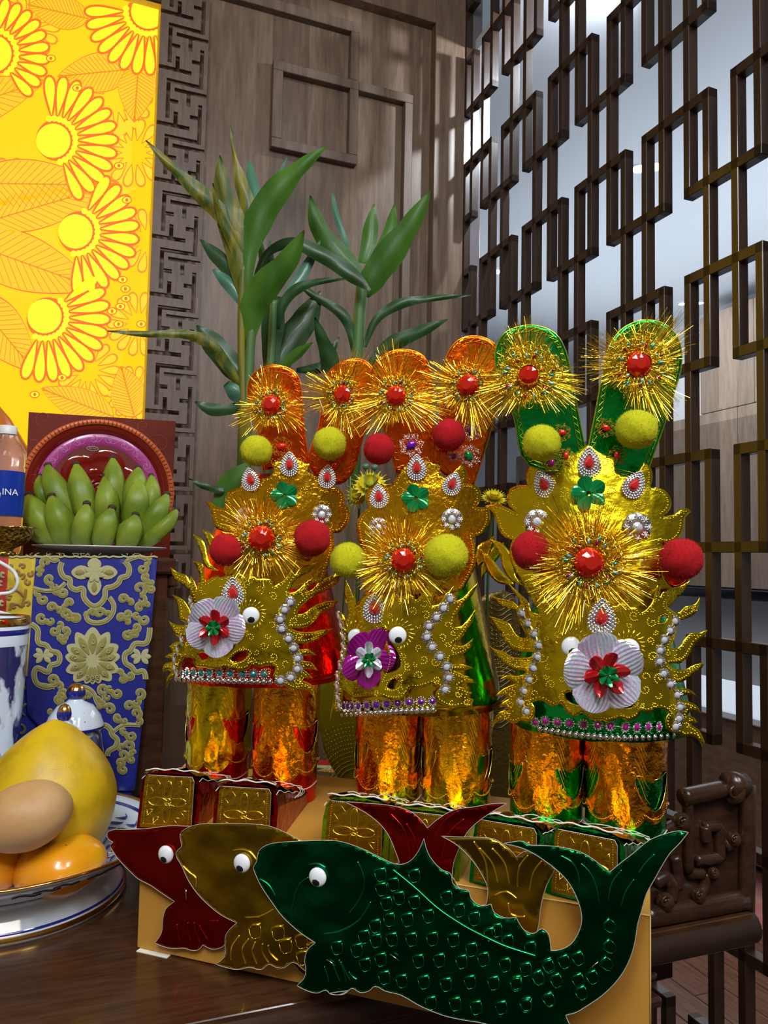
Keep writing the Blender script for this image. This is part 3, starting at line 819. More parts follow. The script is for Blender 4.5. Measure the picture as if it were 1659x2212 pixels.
# plate of bananas
pc = onY(218, 1190, 1.655); pc.z = AZ
plt = obj('serving_plate', MB().lathe([(0, .002), (.06, .002), (.062, 0), (.066, 0.001), (.07, .006), (.105, .013), (.128, .020), (.1285, .0215), (.126, .0218), (.10, .0155), (.065, .008), (0, .007)], pc, 56), mat('plate_white', (0.72, 0.73, 0.78), 0.22, coat=.5), label='white plate under the green bananas on the raised altar', cat='plate')
bn = thing('banana_hand', 'hand of green bananas on the white plate in front of the red gift box', 'bananas', (pc.x, pc.y, AZ + .02))
BAN = mat('banana_green', (0.12, 0.19, 0.012), 0.45, var=((0.24, 0.31, 0.025), 16, (1, 1, 1)), bump=(60, .08))
BTIP = mat('banana_tip', (0.05, 0.032, 0.02), 0.9)
c4 = lambda pts: T(0, 850, 0.2532, pts)
d0 = dep(pc)
BL = [((340, 705), (330, 830), (400, 960), 120, .05), ((410, 620), (440, 800), (620, 1080), 215, .045), ((650, 615), (680, 800), (760, 1110), 225, .045), ((960, 560), (975, 760), (960, 1080), 205, .05), ((1180, 640), (1170, 780), (1110, 1000), 180, .05), ((1290, 705), (1320, 850), (1240, 1080), 150, .045),
      ((905, 710), (915, 900), (910, 1180), 205, .015), ((1180, 745), (1190, 900), (1120, 1180), 225, .015), ((1425, 865), (1370, 1010), (1190, 1260), 190, .01), ((1510, 990), (1430, 1160), (1190, 1285), 150, .0), ((140, 890), (200, 1070), (430, 1255), 180, .01), ((240, 870), (300, 1060), (520, 1265), 230, -.005),
      ((440, 880), (490, 1070), (580, 1260), 225, -.02), ((740, 945), (715, 1120), (700, 1270), 205, -.045), ((955, 980), (905, 1140), (870, 1275), 215, -.045), ((1155, 1040), (1130, 1170), (1060, 1280), 210, -.04)]
for i, (tp, md, bs, wd, dz) in enumerate(BL):
    tp, md, bs = c4([tp])[0], c4([md])[0], c4([bs])[0]
    wd *= .2532; n = 15; mb = MB(); vs = []; path = []
    db = d0 + dz * .45; dt = d0 + dz
    # quadratic curve through tip, middle and base
    ctr = []; rad = []
    for k in range(n + 1):
        t = k / n
        x = (1 - t) ** 2 * tp[0] + 2 * t * (1 - t) * (2 * md[0] - (tp[0] + bs[0]) / 2) + t * t * bs[0]
        y = (1 - t) ** 2 * tp[1] + 2 * t * (1 - t) * (2 * md[1] - (tp[1] + bs[1]) / 2) + t * t * bs[1]
        x = (1 - t) ** 2 * tp[0] + 2 * t * (1 - t) * md[0] + t * t * bs[0]; y = (1 - t) ** 2 * tp[1] + 2 * t * (1 - t) * md[1] + t * t * bs[1]
        d = dt + (db - dt) * t - 0.02 * sin(pi * t)
        r = wd / 2 * d / FPX * (0.22 + 0.16 * min(1, t / .08) if t < .08 else 0.38 + 0.62 * sin(min(1, (t - .08) / .5) * pi / 2) ** .9)
        if t > .8: r *= 1 - (t - .8) * 1.4
        q = P(x, y, d); q.z = max(q.z, AZ + .020 + r * .55); ctr.append(q); rad.append(r)
    m = 15; R_ = CR; 
    for k, c in enumerate(ctr):
        tt = (ctr[min(k + 1, n)] - ctr[max(k - 1, 0)]).normalized(); a_ = tt.cross(V((0, 1, 0))).normalized(); b_ = tt.cross(a_)
        for j in range(m):
            an = 2 * pi * j / m; rr = rad[k] * (1 + .085 * cos(5 * an + i))
            vs.append(c + a_ * cos(an) * rr + b_ * sin(an) * rr)
    fs = [(k * m + j, k * m + (j + 1) % m, (k + 1) * m + (j + 1) % m, (k + 1) * m + j) for k in range(n) for j in range(m)] + [tuple(range(m)), tuple(n * m + j for j in range(m))]
    mb.add(vs, fs)
    b = obj('banana', mb, BAN, bn)
    tt = (ctr[0] - ctr[1]).normalized()
    obj('tip', MB().tube([ctr[0] - tt * .003, ctr[0] + tt * .004, ctr[0] + tt * .008], [rad[0] * 1.5, rad[0] * 1.5, rad[0] * .5], 8), BTIP, b)

# gift box with rose medallion
YG = 1.80
gb = thing('gift_box', 'flat dark red gift box with a round rose medallion standing behind the bananas', 'box', tuple(onY(214, 1200, YG + .03)))
WINE = mat('wine_card', (0.16, 0.022, 0.014), 0.18, coat=0.6)
gq = lambda x, y, o=0: onY(x, y, YG + o)
tl, tr_, br, bl = gq(62, 890), gq(380, 910), gq(366, 1205), gq(49, 1205)
for q in (br, bl): q.z = AZ + .0005
D_ = V((0, .075, 0)); mb = MB().add([tl, tr_, br, bl, tl + D_, tr_ + D_, br + D_, bl + D_], [(3, 2, 1, 0), (4, 5, 6, 7), (0, 1, 5, 4), (1, 2, 6, 5), (2, 3, 7, 6), (3, 0, 4, 7)])
obj('box_body', mb, WINE, gb, smooth=False)
gc = gq(214, 1062); gr = 157 * dep(gc) / FPX
RY = M.Rotation(pi / 2, 3, 'X')   # local z -> -y
def ring(name, prof, m, n=72, c=None): return obj(name, MB().lathe(prof, c or gc, n, rot=RY), m, gb)
ring('ribbed_rim', [(gr * .925, .0), (gr * .93, .006), (gr * .99, .006), (gr, .004), (gr, 0)], mat('orange_rim', (0.62, 0.12, 0.03), 0.35), 96)
mb = MB()
for k in range(110):
    a = 2 * pi * k / 110
    p0 = gc + RY @ V((gr * .94 * cos(a), gr * .94 * sin(a), .0065)); p1 = gc + RY @ V((gr * .985 * cos(a), gr * .985 * sin(a), .0065))
    mb.tube([p0, p1], .0011, 4)
obj('rim_ribs', mb, mat('rim_dark', (0.30, 0.045, 0.01), 0.4), gb)
ring('medallion_dish', [(gr * .925, .004), (gr * .90, .0012), (gr * .80, .0008), (gr * .80, .0006)], mat('deep_red_lacquer', (0.20, 0.012, 0.008), 0.12, coat=.8))
PINK = mat('magenta_band', (0.42, 0.05, 0.24), 0.3, coat=.4)
ring('magenta_band', [(gr * .80, .0012), (gr * .79, .0022), (gr * .645, .0022), (gr * .64, .001)], PINK)
ring('centre_field', [(gr * .645, .0015), (gr * .3, .0017), (0, .0018)], mat('plum_field', (0.17, 0.03, 0.028), 0.2, coat=.5))
mb = MB()
for k in range(22):
    a = 2 * pi * k / 22; sgn = 1 if k % 2 else -1
    pts = spiral(0, 0, gr * .06, a, 1.2, sgn, 14, .2)
    c = (gr * .72 * cos(a), gr * .72 * sin(a))
    mb.tube([gc + RY @ V((c[0] + x, c[1] + y, .0026)) for x, y in pts], .0007, 4)
mb.tube([gc + RY @ V((gr * (.72 + .04 * sin(22 * a)) * cos(a), gr * (.72 + .04 * sin(22 * a)) * sin(a), .0026)) for a in [2 * pi * i / 180 for i in range(181)]], .0006, 4)
obj('band_scroll', mb, mat('pink_print', (0.62, 0.25, 0.50), 0.4), gb)
ROSE = mat('rose_lacquer', (0.20, 0.008, 0.005), 0.1, coat=.9)
def rosepetal(a, r, l, wd, h, tilt):
    mb = MB(); vs = []; nu, nv = 9, 7
    for i in range(nu):
        u = -1 + 2 * i / (nu - 1)
        for j in range(nv):
            v_ = j / (nv - 1); rr = r + l * v_ * (1 - .25 * u * u); an = a + u * wd * (1 - .15 * v_)
            z = .003 + h * (1 - (u * u) * .5) * (sin(v_ * pi * .62)) + .0025 * sin(v_ * 9)
            vs.append(gc + RY @ V((rr * cos(an), rr * sin(an), z)))
    mb.add(vs, [(i * nv + j, (i + 1) * nv + j, (i + 1) * nv + j + 1, i * nv + j + 1) for i in range(nu - 1) for j in range(nv - 1)])
    obj('rose_petal', mb, ROSE, gb)
for a in [.3 + 2 * pi * k / 6 for k in range(6)]: rosepetal(a, gr * .22, gr * .36, .62, .010, 0)
for a in [.7 + 2 * pi * k / 5 for k in range(5)]: rosepetal(a, gr * .10, gr * .22, .75, .016, 0)
mb = MB()
for k in range(4):
    rr = gr * (.05 + .05 * k)
    mb.tube([gc + RY @ V((rr * (1 + .12 * i / 20) * cos(k + i * .27), rr * (1 + .12 * i / 20) * sin(k + i * .27), .020 - k * .003)) for i in range(21)], .0035, 6)
mb.ball(gc + RY @ V((0, 0, .016)), gr * .06, 10, 6)
obj('rose_heart', mb, ROSE, gb)
mb = MB(); pk = gq(200, 969, -.003)
mb.tube([pk + V((.012 * cos(t), 0, .005 * sin(t))) for t in [i * pi / 8 for i in range(17)]], .0006, 4)
for i in range(6): mb.tube([pk + V((-.008 + .003 * i, 0, -.0015)), pk + V((-.007 + .003 * i, 0, .0018))], .0005, 4)
obj('maker_badge', mb, mat('badge_white', (0.6, 0.5, 0.5), 0.4), gb)
mb = MB()
for x, y, r, a in ((75, 960, 18, 1), (95, 905, 20, 2), (345, 960, 22, 4), (310, 920, 14, 2), (74, 1030, 20, 5), (72, 1120, 22, 0), (350, 1140, 16, 3)):
    mb.tube([gq(px_, py_, -.0006) for px_, py_ in spiral(x, y, r, a, 1.1, 1, 24, .15)], .0006, 4)
obj('scroll_print', mb, mat('rust_print', (0.45, 0.07, 0.035), 0.3), gb)

# water bottle
def text_mesh(name, body, size, m, loc, parent, rotz=0.0, ext=0.0003, rot=None):
    c = bpy.data.curves.new(name, 'FONT'); c.body = body; c.size = size; c.extrude = ext; c.align_x = 'CENTER'; c.align_y = 'CENTER'
    t = bpy.data.objects.new('tmp_text', c); COL.objects.link(t)
    dg = bpy.context.evaluated_depsgraph_get()
    me = bpy.data.meshes.new_from_object(t.evaluated_get(dg)); bpy.data.objects.remove(t)
    me.materials.clear(); me.materials.append(m)
    R_ = rot if rot else (M.Rotation(rotz, 4, 'Z') @ M.Rotation(pi / 2, 4, 'X'))
    return inst(name, me, M.Translation(V(loc)) @ R_, parent)
bc = onY(4, 1190, 1.62); bc.z = AZ
wbt = thing('water_bottle', 'clear plastic water bottle with a blue label beside the gift box', 'bottle', tuple(bc))
PET = mat('clear_plastic', (0.85, 0.90, 0.95), 0.06, trans=0.92, ior=1.2)
obj('bottle_body', MB().lathe([(0, .002), (.028, 0), (.034, .006), (.034, .04), (.0325, .046), (.034, .052), (.034, .165), (.0325, .170), (.034, .176), (.033, .19), (.024, .212), (.0155, .222), (.0150, .235)], bc, 32), PET, wbt)
obj('blue_label', MB().lathe([(.0346, .075), (.0347, .076), (.0347, .158), (.0346, .159)], bc, 40), mat('label_blue', (0.005, 0.03, 0.30), 0.25), wbt)
obj('screw_cap', MB().lathe([(0, .2475), (.015, .2475), (.0165, .246), (.0165, .232), (.0165, .231)], bc, 24), mat('cap_white', (0.75, 0.72, 0.70), 0.4), wbt)
text_mesh('label_lettering', 'INA', 0.017, WHITE, (bc.x + .012, bc.y - .0336, AZ + .118), wbt, 0.36)
mb = MB().add([(bc.x - .03, bc.y - .0355, AZ + .095), (bc.x - .006, bc.y - .0365, AZ + .095), (bc.x - .003, bc.y - .0365, AZ + .115), (bc.x - .02, bc.y - .0362, AZ + .138)], [(0, 1, 2, 3)])
obj('label_mountain_print', mb, mat('print_pale', (0.5, 0.6, 0.65), .5), wbt)
# brass bowl
bq = onY(5, 1190, 1.545); bq.z = AZ
BRASS = mat('embossed_brass', (0.60, 0.40, 0.08), 0.28, 1, bump=(140, 1.0, 'vor'))
obj('offering_bowl', MB().lathe([(0, .001), (.024, 0), (.025, .004), (.017, .008), (.020, .013), (.040, .022), (.048, .036), (.051, .047), (.057, .050), (.0575, .052), (.054, .052), (.047, .047), (.035, .022), (0, .018)], bq, 48), BRASS, label='small embossed brass offering bowl at the left edge of the raised altar', cat='bowl')
# orange wrapped parcel
oc = onY(-70, 1190, 1.99); oc.z = AZ
mb = MB(); vs = []; n = 28
prof = [(.12, 0), (.14, .05), (.145, .14), (.12, .24), (.075, .32), (.02, .385)]
for r, z in prof:
    for k in range(n):
        a = 2 * pi * k / n; rr = r * (1 + .05 * sin(5 * a + z * 9) + .03 * sin(11 * a)); vs.append((oc.x + rr * cos(a), oc.y + rr * .55 * sin(a), AZ + z))
mb.add(vs, [(i * n + k, i * n + (k + 1) % n, (i + 1) * n + (k + 1) % n, (i + 1) * n + k) for i in range(len(prof) - 1) for k in range(n)])
obj('wrapped_parcel', mb, mat('orange_cellophane', (0.75, 0.20, 0.01), 0.25, trans=0.35, coat=.6), label='parcel in orange cellophane behind the water bottle', cat='parcel')
# white cord
def tube_px(pts, r, n=8, k=4):
    xs = smoothpoly([(a, b) for a, b, c in pts], k, False, -1); m = len(pts) - 1
    out = []
    for i, (x, y) in enumerate(xs):
        t = i / (len(xs) - 1) * m; j = min(int(t), m - 1); d = pts[j][2] + (pts[j + 1][2] - pts[j][2]) * (t - j)
        out.append(P(x, y, d))
    return MB().tube(out, r, n)
obj('white_cord', tube_px([(-30, 1200, 1.30), (2, 1216, 1.30), (30, 1236, 1.31), (38, 1258, 1.31), (28, 1277, 1.31), (-5, 1284, 1.30), (-35, 1295, 1.29), (-30, 1315, 1.29), (0, 1323, 1.29), (30, 1332, 1.31), (52, 1348, 1.33), (68, 1363, 1.37), (66, 1367, 1.40)], .0032), mat('cord_white', (0.75, 0.74, 0.72), 0.4), label='looped white lamp cord hanging in front of the brocade cloth', cat='cord')

# porcelain
PORC = mat('porcelain', (0.66, 0.74, 0.84), 0.10, coat=0.8)
PBLUE = mat('cobalt_glaze', (0.012, 0.018, 0.22), 0.12, coat=0.8)
PGOLD = mat('gilt', (0.75, 0.42, 0.12), 0.16, 1)
PPAT = mat('cobalt_landscape', (0.62, 0.70, 0.80), 0.10, coat=0.8, var=((0.03, 0.03, 0.13), 26, (1, 1, .55), (.47, .53)))
vc = onZ(-25, 1560, TZ); k_ = 1.20; vq = P(-26, 1500, k_); vx, vy = vq.x, vq.y
vs_ = thing('porcelain_vase', 'tall blue and white porcelain vase with a landscape at the left edge', 'vase', (vx, vy, TZ))
obj('vase_body', MB().lathe([(0, 0), (.036, 0), (.038, .006), (.042, .05), (.048, .17), (.054, .30), (.0555, .345), (.054, .347), (.052, .34), (.045, .18), (0, .17)], (vx, vy, TZ), 56), PORC, vs_)
obj('landscape_print', MB().lathe([(.0400, .03), (.0432, .06), (.0487, .17), (.0541, .29), (.0543, .305)], (vx, vy, TZ), 56), PPAT, vs_)
obj('gilt_lip', MB().lathe([(.0558, .336), (.0562, .34), (.0560, .346), (.0545, .349), (.053, .346)], (vx, vy, TZ), 56), PGOLD, vs_)
obj('cobalt_line', MB().lathe([(.0552, .322), (.0556, .324), (.0557, .328), (.0553, .33)], (vx, vy, TZ), 56), PBLUE, vs_)
def potlid(name, x, ytip, d, r, lab):
    q = P(x, ytip, d); zt = q.z; zr = zt - .072
    t = thing(name, lab, 'jar', (q.x, q.y, TZ))
    hb = zr - TZ
    obj('jar_body', MB().lathe([(0, 0), (r * .62, 0), (r * .6, .006), (r * .85, hb * .35), (r * 1.02, hb * .72), (r * .9, hb * .92), (r * .72, hb * .985), (r * .72, hb)], (q.x, q.y, TZ), 40), PPAT if r > .04 else PORC, t)
    lid = obj('lid', MB().lathe([(r * .98, -.002), (r * 1.0, .001), (r * .97, .004), (r * .86, .018), (r * .6, .034), (r * .3, .041), (r * .22, .046), (r * .24, .050)], (q.x, q.y, zr), 40), PORC, t)
    obj('rim_line', MB().lathe([(r * .99, -.003), (r * 1.012, -.001), (r * 1.0, .0015)], (q.x, q.y, zr), 40), PBLUE, lid)
    obj('cobalt_knob', MB().lathe([(r * .2, .044), (r * .31, .050), (r * .33, .055), (r * .30, .060)], (q.x, q.y, zr), 28), PBLUE, lid)
    obj('gilt_knob_tip', MB().lathe([(r * .30, .059), (r * .27, .064), (r * .17, .069), (0, .072)], (q.x, q.y, zr), 28), PGOLD, lid)
    for k in range(5):
        a = -1.2 + k * .35
        obj('gilt_squiggle', MB().tube([(q.x + r * (.9 - .05 * j) * cos(a + .05 * sin(j * 2)), q.y + r * (.9 - .05 * j) * sin(a + .05 * sin(j * 2)), zr + .013 + .0035 * j) for j in range(5)], .0007, 4), PGOLD, lid) if k in (0, 3) else None
potlid('lidded_jar', 165, 1474, 1.27, .047, 'small white porcelain jar with blue and gilt knob, the one standing by the brocade cloth')
potlid('lidded_jar', 140, 1519, 1.20, .034, 'small white porcelain jar with gilt tip just behind the yellow pomelo')

# footed dish
dc = P(20, 1840, 1.01); dc.z = TZ
dish = thing('footed_dish', 'wide blue and white footed porcelain dish holding the fruit', 'dish', tuple(dc))
obj('dish_body', MB().lathe([(0, .004), (.13, .004), (.138, .0), (.147, .0), (.149, .004), (.146, .010), (.137, .022), (.131, .034), (.134, .040), (.166, .060), (.193, .077), (.1950, .0800), (.1925, .0808), (.165, .064), (.12, .046), (0, .042)], dc, 96), PORC, dish)
obj('gilt_rim', MB().lathe([(.1930, .0775), (.1958, .0802), (.1930, .0818), (.189, .0800)], dc, 96), PGOLD, dish)
obj('gilt_foot_line', MB().lathe([(.1492, .0035), (.1497, .0065), (.1480, .0095)], dc, 96), PGOLD, dish)
obj('cobalt_line', MB().lathe([(.1466, .0115), (.1462, .0125), (.1452, .0138)], dc, 96), PBLUE, dish)
obj('cobalt_line', MB().lathe([(.1355, .0400), (.1385, .0420), (.1410, .0437)], dc, 96), PBLUE, dish)
obj('cobalt_line', MB().lathe([(.176, .0715), (.178, .0728), (.180, .0740)], dc, 96), PBLUE, dish)
mb = MB(); mg = MB()
for k in range(26):
    a = 2 * pi * k / 26 + .1
    for j in range(4):
        b = a + .05 * j; r0 = .118 + .012 * j
        z0 = .0475 + max(0, r0 - .12) * .42
        pts = [(dc.x + (r0 + .012 * t) * cos(b + .10 * sin(t * 3 + j)), dc.y + (r0 + .012 * t) * sin(b + .10 * sin(t * 3 + j)), TZ + z0 + .0052 * t + .0006) for t in [i / 6 for i in range(7)]]
        mb.tube(pts, [.0006, .0014, .0022, .0022, .0016, .001, .0004], 5)
    if k % 4 == 0: mg.tube([(dc.x + (.14 + .012 * cos(t)) * cos(a) , dc.y + (.14 + .012 * cos(t)) * sin(a) + .01 * sin(t), TZ + .0570 + .005 * cos(t)) for t in [i * pi / 8 for i in range(17)]], .0009, 5)
obj('cobalt_leaf_print', mb, PBLUE, dish); obj('gilt_print', mg, PGOLD, dish)
mb = MB()   # scroll under the rim
for a0_ in [-pi / 2 + .1 * k for k in range(-14, 18, 5)]:
    for j in range(3):
        for r_, z_ in ((.170 + .004 * j, .0508),):
            pts = [(dc.x + (r_ + .006 * sin(t * 3)) * cos(a0_ + .09 * t + .12 * j), dc.y + (r_ + .006 * sin(t * 3)) * sin(a0_ + .09 * t + .12 * j), TZ + z_ + .0105 + .62 * (r_ - .170 + .006 * sin(t * 3))) for t in [i / 10 * 2 for i in range(11)]]
            mb.tube(pts, .0009, 5)
obj('scroll_print', mb, mat('brown_glaze', (0.05, 0.02, 0.03), .2), dish)

def lumpy(name, c, r, sq, m, lab, cat, seed=0, prof=None, amp=.02, rot=None, n=40, h=28, **kw):
    mb = MB(); vs = []; c = V(c)
    for i in range(h + 1):
        th = pi * i / h
        for k in range(n):
            a = 2 * pi * k / n
            d = V((sin(th) * cos(a), sin(th) * sin(a), cos(th)))
            s = prof(th, a) if prof else 1
            s *= 1 + amp * NZ.noise(d * 1.7 + V((seed, 0, 0)))
            q = V((d.x * sq[0], d.y * sq[1], d.z * sq[2])) * r * s
            if rot: q = rot @ q
            vs.append(c + q)
    mb.add(vs, [(i * n + k, (i + 1) * n + k, (i + 1) * n + (k + 1) % n, i * n + (k + 1) % n) for i in range(h) for k in range(n)])
    return obj(name, mb, m, kw.get('parent'), label=lab, cat=cat, recalc=True)
POM = mat('pomelo_skin', (0.62, 0.40, 0.008), 0.38, var=((0.42, 0.27, 0.008), 26, (1, 1, 1), (.45, .7)), bump=(700, .12))
def pomprof(th, a):
    z = cos(th); return 1 - .16 * max(0, z) ** 1.3 * sin(th) * 1.6 + .02
lumpy('pomelo', P(108, 1716, 1.01), .0828, (1, 1, 1.16), POM, 'large yellow pear-shaped pomelo standing on the footed dish', 'fruit', 3, pomprof, .02)
SAP = mat('tan_fruit_skin', (0.55, 0.33, 0.15), 0.5, var=((0.46, 0.25, 0.09), 12), bump=(200, .12))
lumpy('sapodilla', P(58, 1762, .915), .0465, (1.12, .95, .84), SAP, 'smooth tan oval fruit lying on the persimmons in front of the pomelo', 'fruit', 5, lambda th, a: 1, .03, rot=M.Rotation(-.25, 3, 'Y'))
PER_ = mat('persimmon_skin', (0.78, 0.26, 0.005), 0.25, coat=.4, var=((0.70, 0.33, 0.008), 9))
def perprof(th, a): return 1 - .16 * exp(-((th) / .35) ** 2) + .03 * cos(4 * a) * sin(th)
p1_ = lumpy('persimmon', P(130, 1869, .945), .0515, (1.03, .95, .70), PER_, 'orange persimmon at the right front of the footed dish', 'fruit', 8, perprof, .03, rot=M.Rotation(-.12, 3, 'Y'))
lumpy('persimmon', P(-42, 1872, .93), .0500, (1, .95, .78), PER_, 'orange persimmon cut by the left edge of the picture', 'fruit', 12, perprof, .03)
mb = MB(); c0 = P(120, 1820, .945)
for k in range(4):
    a = k * pi / 2 + .5; mb.add([c0 + V((0, 0, .002)), c0 + V((.018 * cos(a - .5), .018 * sin(a - .5), .001)), c0 + V((.028 * cos(a), .028 * sin(a), .004)), c0 + V((.018 * cos(a + .5), .018 * sin(a + .5), .001))], [(0, 1, 2, 3)])
obj('calyx', mb, mat('calyx_brown', (0.06, 0.045, 0.03), .8), p1_)

# cake box behind the boots
kb = thing('cake_box', 'flat red and yellow snack box marked 12 goi lying behind the paper boots', 'box', tuple(onZ(560, 1740, TZ)))
fl_, fr_ = onZ(352, 1752, TZ), onZ(763, 1764, TZ)
dirx = (fr_ - fl_).normalized(); diry = V((-dirx.y, dirx.x, 0)); W_ = (fr_ - fl_).length; H_ = .047; D2 = .19
R4 = M.Translation(fl_) @ M(((dirx.x, diry.x, 0, 0), (dirx.y, diry.y, 0, 0), (0, 0, 1, 0), (0, 0, 0, 1)))
def inframe(mb): mb.v = [tuple(R4 @ V(v)) for v in mb.v]; return mb
obj('box_body', inframe(MB().bbox((0, 0, 0.0005), (W_, D2, H_), .001)), mat('box_red', (0.50, 0.01, 0.008), .35), kb, smooth=False)
obj('yellow_print', inframe(MB().box((0, .002, H_), (W_ - .001, D2 * .62, H_ + .0006))), mat('box_yellow', (0.62, 0.34, 0.02), .4), kb, smooth=False)
obj('cream_print', inframe(MB().box((0, D2 * .62, H_), (W_ - .001, D2 * .78, H_ + .0006))), mat('box_cream', (0.62, 0.55, 0.30), .4), kb, smooth=False)
mb = MB(); n = 24
mb.add([(W_ - .085 + .062 * cos(2 * pi * k / n), D2 * .38 + .033 * sin(2 * pi * k / n), H_ + .0012) for k in range(n)], [tuple(range(n))])
obj('cake_picture', inframe(mb), mat('cake_brown', (0.16, 0.07, 0.03), .6, var=((0.05, 0.02, 0.01), 60)), kb, smooth=False)
mb = MB()
for k in range(7): mb.add([(W_ - .125 + .006 * k, D2 * .62, H_ + .0014), (W_ - .12 + .006 * k, D2 * .56, H_ + .0014), (W_ - .10 + .006 * k, D2 * (.66 + .01 * (k % 3)), H_ + .0014)], [(0, 1, 2)])
obj('leaf_picture', inframe(mb), mat('picture_green', (0.03, 0.10, 0.03), .6), kb, smooth=False)
text_mesh('lettering', '12 GÓI', 0.022, mat('print_black', (0.03, 0.015, 0.01), .5), (0, 0, 0), kb, rot=R4 @ M.Translation((W_ - .06, .020, H_ + .0014)))

# yellow paper robe standing behind the hats
rb = thing('paper_robe', 'folded yellow paper robe with gold beading standing behind the middle hat', 'paper robe', tuple(onZ(900, 1700, TZ)))
ROBE = mat('yellow_green_paper', (0.34, 0.32, 0.008), 0.35, .5, bump=(40, .2))
rpos = lambda x, y, o=0: P(x, y, 1.26 + o - .035 * cos((x - 900) * .009))
mb = MB(); plate(mb, smoothpoly([(690, 1480), (760, 1360), (900, 1330), (980, 1400), (1000, 1560), (990, 1700), (900, 1730), (780, 1738), (760, 1720), (700, 1620)], 3), lambda x, y, o: rpos(x, y, o), step=20, th=.0015, two=False)
obj('robe_body', mb, ROBE, rb)
mb = MB()
for cx, cy in ((770, 1700), (1080, 1500)):
    for i in range(12):
        rr = 40 + i * 9
        for k in range(60):
            a = -pi + .2 + k * (pi + .6) / 60
            x, y = cx + rr * cos(a), cy + rr * sin(a) * 1.0
            if 700 < x < 790 and 1540 < y < 1700 or 1060 < x < 1130 and 1300 < y < 1600: mb.bead(rpos(x, y, -.001), .0013)
obj('gold_beading', mb, GOLDB, rb, kind='stuff')
mb = MB(); plate(mb, smoothpoly([(1000, 1330), (1080, 1275), (1112, 1290), (1120, 1420), (1116, 1580), (1108, 1740), (1000, 1740)], 3), lambda x, y, o: rpos(x, y, o + .004), step=20, th=.0015, two=False)
obj('side_panel', mb, mat('bronze_paper', (0.16, 0.10, 0.02), .35, .6, bump=(160, .5)), rb)
mb = MB()
for i in range(26): mb.tube([rpos(1060 + 5 * k, 1290 + i * 11 + 8 * sin(k * .5), .002) for k in range(11)], .0006, 4)
obj('ruled_lines', mb, mat('pewter_line', (0.4, 0.36, 0.26), .35, 1), rb, kind='stuff')

# ================================================================== PLANTS
LEAF = mat('leaf_green', (0.028, 0.095, 0.006), 0.45, coat=.05, var=((0.055, 0.15, 0.010), 18, (1, 1, .25)))
LEAFD = mat('leaf_dark', (0.015, 0.046, 0.006), 0.45, coat=.06, var=((0.02, 0.07, 0.018), 18, (1, 1, .25)))
LEAFV = mat('leaf_variegated', (0.035, 0.075, 0.006), 0.5, coat=.05, var=((0.26, 0.19, 0.008), 60, (1.2, 1.2, .06), (.40, .75)))
LEAFB = mat('leaf_bluish', (0.05, 0.15, 0.09), 0.4, coat=.2)
STEM = mat('stem_green', (0.07, 0.15, 0.04), 0.45)
def leafmb(pts, wds, d0, d1, fold=.22):
    mb = MB(); m = 22; n = len(pts)
    P2 = smoothpoly(pts, 6, False, -1); vs = []
    for i, (x, y) in enumerate(P2):
        t = i / (len(P2) - 1); u = t * (n - 1); j = min(int(u), n - 2); f = u - j; f = f * f * (3 - 2 * f)
        wd = wds[j] * (1 - f) + wds[j + 1] * f
        a = V(P2[max(i - 1, 0)]); b = V(P2[min(i + 1, len(P2) - 1)]); tg = (b - a).normalized(); q = V((-tg.y, tg.x))
        d = d0 + (d1 - d0) * t
        for k in (-2, -1, 0, 1, 2):
            s = k / 2; dd = d + fold * wd / FPX * d * abs(s) + .0015 * sin(i * .9 + k)
            vs.append(P(x + q.x * wd / 2 * s, y + q.y * wd / 2 * s, dd))
    for i in range(len(P2) - 1):
        mb.add([], [])
    mb.add(vs, [(i * 5 + k, i * 5 + k + 1, (i + 1) * 5 + k + 1, (i + 1) * 5 + k) for i in range(len(P2) - 1) for k in range(4)])
    return mb
def plant(name, label, cat, leaves, stems, d, pot):
    c = P(stems[0][0][-1][0], 1100, d)
    t = thing(name, label, cat, (c.x, c.y, TZ))
    for pts, wds, mt, dd in leaves: obj('leaf', leafmb(pts, wds, d + dd, d), mt, t)
    for pts, r0, r1, mt in stems:
        q = [P(x, y, d) for x, y in smoothpoly(pts, 4, False, -1)]
        q.append(V((q[-1].x, q[-1].y, max(TZ + .20, q[-1].z - .25)))); m = len(q)
        obj('stem', MB().tube(q, [r0 + (r1 - r0) * i / (m - 1) for i in range(m)], 10), mt, t)
    return c
